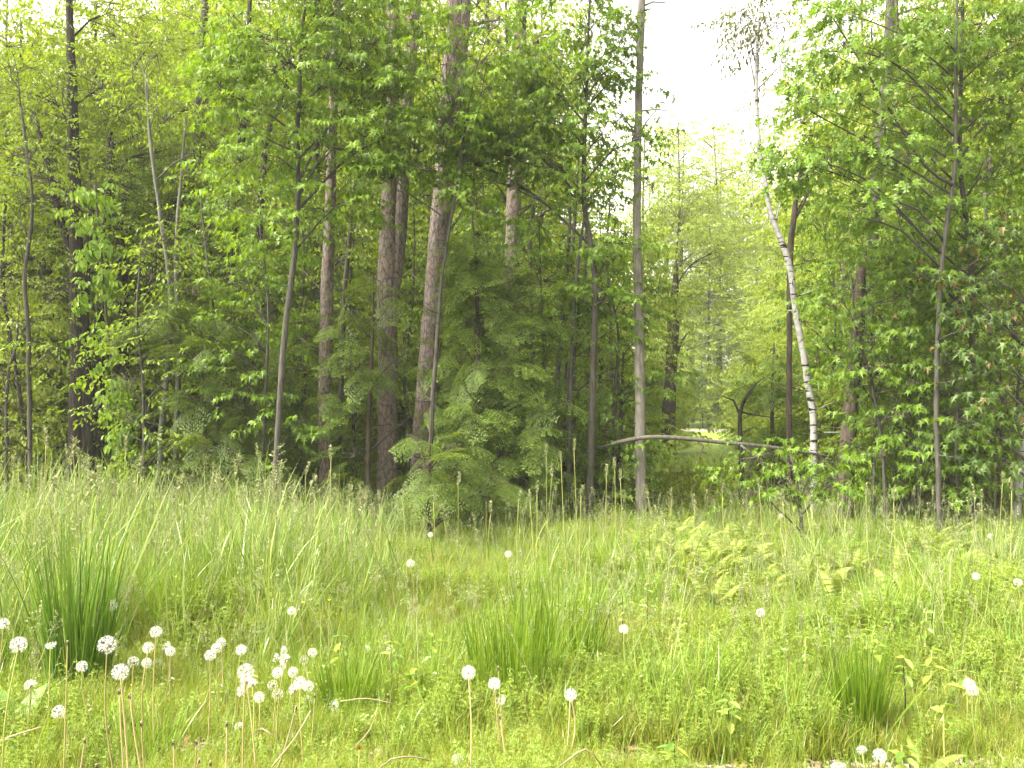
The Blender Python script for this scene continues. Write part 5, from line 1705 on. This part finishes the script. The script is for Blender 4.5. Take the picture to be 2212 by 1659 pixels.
# -- buttercups and the orange bud
def flower(px, py, Y, mat, label, group=None, n=5, s=.011, name='buttercup', cat='flower', pitch=.5):
    c, g = P(px, py, Y), gpt(px + 3, Y)
    root = thing(name, label, cat, g, group)
    mb = MB()
    tube(mb, spline(np.array([[*g, .0018], [*(g * .5 + c * .5), .0015], [*c, .0012]]), .06), 5)
    mb.build('stem', M['stem_green'], root, smooth=True)
    tv, tf = leaf_oval(W=2.0, droop=-.2)
    for k in range(n):
        mb = MB()
        mb.inst(tv, tf, frames(np.array([k * 6.283 / n]), np.array([pitch]), np.zeros(1), np.array([s])), c[None])
        mb.build('petal', mat, root)


flower(655, 1303, 4.4, M['yellow_petal'], "yellow buttercup left of the three at the grass edge, above the faint dandelion")
flower(671, 1297, 4.5, M['yellow_petal'], "yellow buttercup, middle and highest of the three above the faint dandelion")
flower(711, 1298, 4.5, M['yellow_petal'], "yellow buttercup standing apart to the right of the other two")
flower(380, 1247, 5.0, M['yellow_petal'], "single yellow buttercup in the grass right of the tall dark clump")
flower(1050, 1083, 8.0, M['orange_petal'], "tiny orange flower against the dark foot of the hemlock")
flower(776, 1620, 2.75, M['orange_petal'], "orange closed hawkweed bud at the bottom edge left of the middle", n=6, s=.017, name='hawkweed', pitch=1.35)


# -- leafy plants with paired leaves
PL = MB()
tv, tf = leaf_oval(L=1, W=1.0, fold=.3, droop=.3)
PL.add(tv, tf)
LEAFM = PL.mesh('leaf', M['broad'])


def leafy(px, py, Y, H, label, pairs=4, ls=.066, group=None):
    g = gpt(px, Y)
    top = P(px, py, Y)
    H = max(.12, (top[2] - g[2]) * .68)
    root = thing('leafy_plant', label, 'plant', g, group)
    root.rotation_euler[2] = grng.uniform(0, 6.28)
    mb = MB()
    tube(mb, np.array([[0, 0, -.02, .004], [.005, .004, H * .5, .0035], [0, .008, H, .002]]), 6)
    link('stem', mb.mesh('stem', M['bark_brown'] if grng.random() < .4 else M['stem_green'], smooth=True), root)
    for i in range(pairs):
        z = H * (.55 + .45 * (i + 1) / pairs)
        for s in (0, math.pi):
            o = link('leaf', LEAFM, root)
            o.location = (0, 0, z)
            sc = ls * grng.uniform(.8, 1.2) * (1.1 - .35 * i / pairs)
            o.scale = (sc, sc, sc)
            o.rotation_euler = (grng.normal(0, .2), grng.normal(-.12, .2), s + i * 1.57 + grng.normal(0, .25))


for a in [(1730, 1308, 4.35, .3, "yellow-green leafy plant left of the compact clump's top"),
          (1880, 1298, 4.5, .3, "leafy plant rising just behind the compact right clump"),
          (2000, 1325, 4.1, .3, "largest leafy plant, yellow-leaved, right of the compact right clump"),
          (1945, 1345, 4.0, .3, "leafy plant between the compact clump and the largest yellow-leaved plant"),
          (2075, 1350, 3.9, .3, "red-stemmed leafy plant at the right of the largest yellow-leaved plant"),
          (1990, 1255, 4.8, .3, "leafy plant with pale top behind the largest yellow-leaved plant"),
          (1925, 1228, 5.0, .3, "leafy plant farthest back in the right-hand group"),
          (2160, 1165, 6.0, .3, "lone yellow-green leafy plant under the ferns near the right edge"),
          (935, 1312, 4.3, .3, "star-shaped leafy plant with yellowish leaves left of the middle clump"),
          (850, 1325, 4.2, .3, "broad-leaved plant left of the star-shaped one"),
          (1395, 1205, 5.4, .3, "tall leafy plant with yellow tip right of the middle clump"),
          (1345, 1215, 5.2, .3, "leafy plant beside the yellow-tipped one, nearer the middle clump"),
          (900, 1385, 3.8, .3, "yellow leafy weed between the faded dandelions and the middle clump"),
          (740, 1310, 4.3, .3, "pale broad-leaved plant just right of the buttercups"),
          (1570, 1455, 3.5, .3, "low plant with four yellow leaves in the open grass left of the compact clump"),
          (2030, 1445, 3.4, .3, "pale leafy plant just left of the two overlapping dandelions"),
          (1450, 1560, 3.1, .3, "low bright weed near the bottom, right of the sharply bent stalk"),
          (1940, 1555, 3.1, .3, "low bright weed at the right of the bare chip patch")]:
    leafy(*a)

# dock with big basal leaves
g = gpt(30, 3.6)
dk = thing('dock_plant', "dock with big upright light green leaves behind the dandelions at the left edge", 'plant', g)
for k, (az, L, pt) in enumerate([(1.2, .30, 1.15), (2.3, .34, 1.0), (.3, .26, .8), (3.4, .28, .7), (-1.2, .26, .75), (4.4, .24, .8)]):
    mb = MB()
    nx, ny = 8, 4
    X, Yy = np.meshgrid(np.linspace(0, 1, nx), np.linspace(-1, 1, ny * 2 + 1), indexing='ij')
    wv = .17 * np.sin(np.clip(X * .95 + .05, 0, 1) * math.pi) ** .7 + .012
    Z = .25 * np.abs(Yy) * wv - .28 * X ** 2.2 + .012 * np.sin(X * 17 + k) * Yy ** 2
    vv = np.stack([X, Yy * wv, Z], -1).reshape(-1, 3)
    m_ = ny * 2 + 1
    i, j = np.meshgrid(np.arange(nx - 1), np.arange(m_ - 1), indexing='ij')
    a = (i * m_ + j).ravel()
    f = np.concatenate([np.stack([a, a + 1, a + m_ + 1], -1), np.stack([a, a + m_ + 1, a + m_], -1)])
    mb.inst(vv, f, frames(np.array([az]), np.array([pt]), np.array([.1]), np.array([L])), g[None])
    mb.build('leaf', M['dock'], dk, smooth=True)


# -- ferns
def frond_mesh(seed):
    rng = np.random.default_rng(seed)
    mb = MB()
    tv, tf = leaf_oval(W=.55, fold=.3, droop=.3)
    n = 24
    t = np.linspace(.1, 1, n)
    x = t * .85
    z = .55 * t - .55 * t ** 2.2
    for s in (1, -1):
        L = .15 * np.sin(np.clip(t * .9 + .1, 0, 1) * math.pi * .97) + .02
        pos = np.stack([x, np.zeros(n), z], -1)
        mb.inst(tv, tf, frames(np.full(n, s * R(66)), rng.normal(-.22, .06, n), rng.normal(0, .12, n), L), pos)
    tube(mb, np.stack([x, np.zeros(n), z, np.linspace(.006, .002, n)], -1), 4)
    return mb.mesh('frond', M['fern'])


FR = [frond_mesh(s) for s in (1, 2, 3)]


def fern(px, py, Y, label, n=6, group=None):
    g = gpt(px, Y)
    H = max(.2, P(px, py, Y)[2] - g[2])
    root = thing('fern', label, 'fern', g, group)
    if group:
        FERNS.append((px, -Y, root))
    for k in range(n):
        o = link('frond', FR[k % 3], root)
        s = min(.62, H / .8) * grng.uniform(.6, 1.05)
        o.scale = (s, s, s)
        o.rotation_euler = (0, -R(grng.uniform(30, 58)), k * 6.283 / n + grng.normal(0, .3))


for px, py, Y, lab in [(2030, 1082, 8.6, "tallest pale fern at the right end of the meadow, against the dark wood"), (1955, 1098, 8.3, "pale fern just left of the tallest one"),
                       (1885, 1110, 8.4, "pale fern at the foot of the dark leaning trunk"), (2085, 1130, 7.6, "fern in front of the tallest one, nearer the right edge"),
                       (1430, 1092, 8.6, "fern at the foot of the isolated trunk"), (1490, 1105, 8.2, "fern right of the one at the isolated trunk"), (1375, 1120, 7.6, "fern left of the one at the isolated trunk"),
                       (1760, 1150, 7.2, "fern in the grass in front of the white birch"), (1545, 1160, 6.6, "low fern in the meadow in front of the far lawn"), (1640, 1150, 7.2, "fern between the low one and the birch"),
                       (1820, 1180, 6.2, "upright pale fern left of the ferns at the right end"), (1950, 1190, 6.2, "pale fern with its frond end-on, in the right-hand grass")]:
    fern(px, py, Y, lab)
frng = np.random.default_rng(12)
for k in range(64):
    px = frng.uniform(1360, 2230)
    Y = frng.uniform(7.4, 10.2)
    fern(px, 890 + (1.45 - float(gz(0, Y)) - frng.uniform(.42, .62)) / Y * F, Y, "small pale fern in the soft ferny bank along the right side of the meadow", 5, "small ferns of the right bank")
rows_label(FERNS, "small pale fern", "the right-hand ferny bank", ["back", "middle", "front"])
fern(1985, 1590, 3.4, "low fern frond spreading over the bottom edge right of the chip patch", 4)

# -- stone, bark pieces, leaves and chips on the bare patches
st = thing('stone', "flat grey stone at the left of the bare chip patch", 'stone', gpt(1803, 3.46))
mb = MB()
g = np.array(st.location)
ball(mb, 1, (0, 0, 0), (.04, .026, .02), 10, 7)
mb.v[0] = mb.v[0] * (1 + .12 * grng.normal(size=mb.v[0].shape)) + g + np.array([0, 0, .014])
mb.build('rock', M['stone'], st, smooth=True)
for px, Y, s, label in [(1838, 3.46, 1.0, "brown piece of bark lying between the stone and the dandelion on the chip patch"), (1965, 3.55, .8, "dark bark piece at the upper right of the chip patch")]:
    g = gpt(px, Y)
    o = thing('bark_piece', label, 'bark', g)
    mb = MB()
    u = np.linspace(-1, 1, 7)
    pts = np.stack([np.repeat(np.linspace(-.05, .05, 6), 7) * s, np.tile(u * .022 * s, 6), .02 * s - np.tile(u ** 2 * .014 * s, 6)], -1) + grng.normal(0, .0015, (42, 3)) + g
    i, j = np.meshgrid(np.arange(5), np.arange(6), indexing='ij')
    a = (i * 7 + j).ravel()
    mb.add(pts, np.concatenate([np.stack([a, a + 1, a + 8], -1), np.stack([a, a + 8, a + 7], -1)]))
    mb.build('bark', M['bark_brown'], o, smooth=True)
for px, Y, label in [(2055, 3.45, "curled red-brown leaf at the bottom right, apart from the chip patch"), (1010, 3.38, "red-brown leaf on the soil beside the lowest dandelion"), (1355, 3.45, "tan leaf on the small bare spot right of the bent dry stalk"), (405, 3.5, "brown leaf on the soil left of the dense cluster's feet"), (1590, 3.36, "tan leaf in the bare spot left of the stone")]:
    g = gpt(px, Y)
    o = thing('fallen_leaf', label, 'leaf', g)
    mb = MB()
    tv, tf = leaf_maple(fold=.6, droop=.5)
    mb.inst(tv, tf, frames(grng.uniform(0, 6, 1), np.array([.25]), grng.normal(0, .4, 1), np.array([.075])), g[None] + np.array([0, 0, .03]))
    mb.build('blade', M['dead'], o)
ch = MB()
n = 4500
y = grng.uniform(3.1, 3.75, n)
x = grng.uniform(-1, 1, n) * (.66 * y + .2)
k = bare(x, y) + .06 > grng.random(n)
x, y = x[k], y[k]
n = len(x)
bx = np.array([[a, b, c] for a in (-1, 1) for b in (-1, 1) for c in (-1, 1)], float)
bf = np.array([(0, 1, 3), (0, 3, 2), (4, 6, 7), (4, 7, 5), (0, 4, 5), (0, 5, 1), (2, 3, 7), (2, 7, 6), (0, 2, 6), (0, 6, 4), (1, 5, 7), (1, 7, 3)])
ch.inst(bx * np.array([.014, .007, .0022]), bf, frames(grng.uniform(0, 6.28, n), grng.normal(0, .25, n), grng.normal(0, .25, n), grng.uniform(.5, 1.5, n)), np.stack([x, y, gz(x, y) + .006], -1))
stuff(ch.build('wood_chips', M['chip']), "pinkish-tan wood chips strewn on the bare soil at the bottom edge", 'chips')
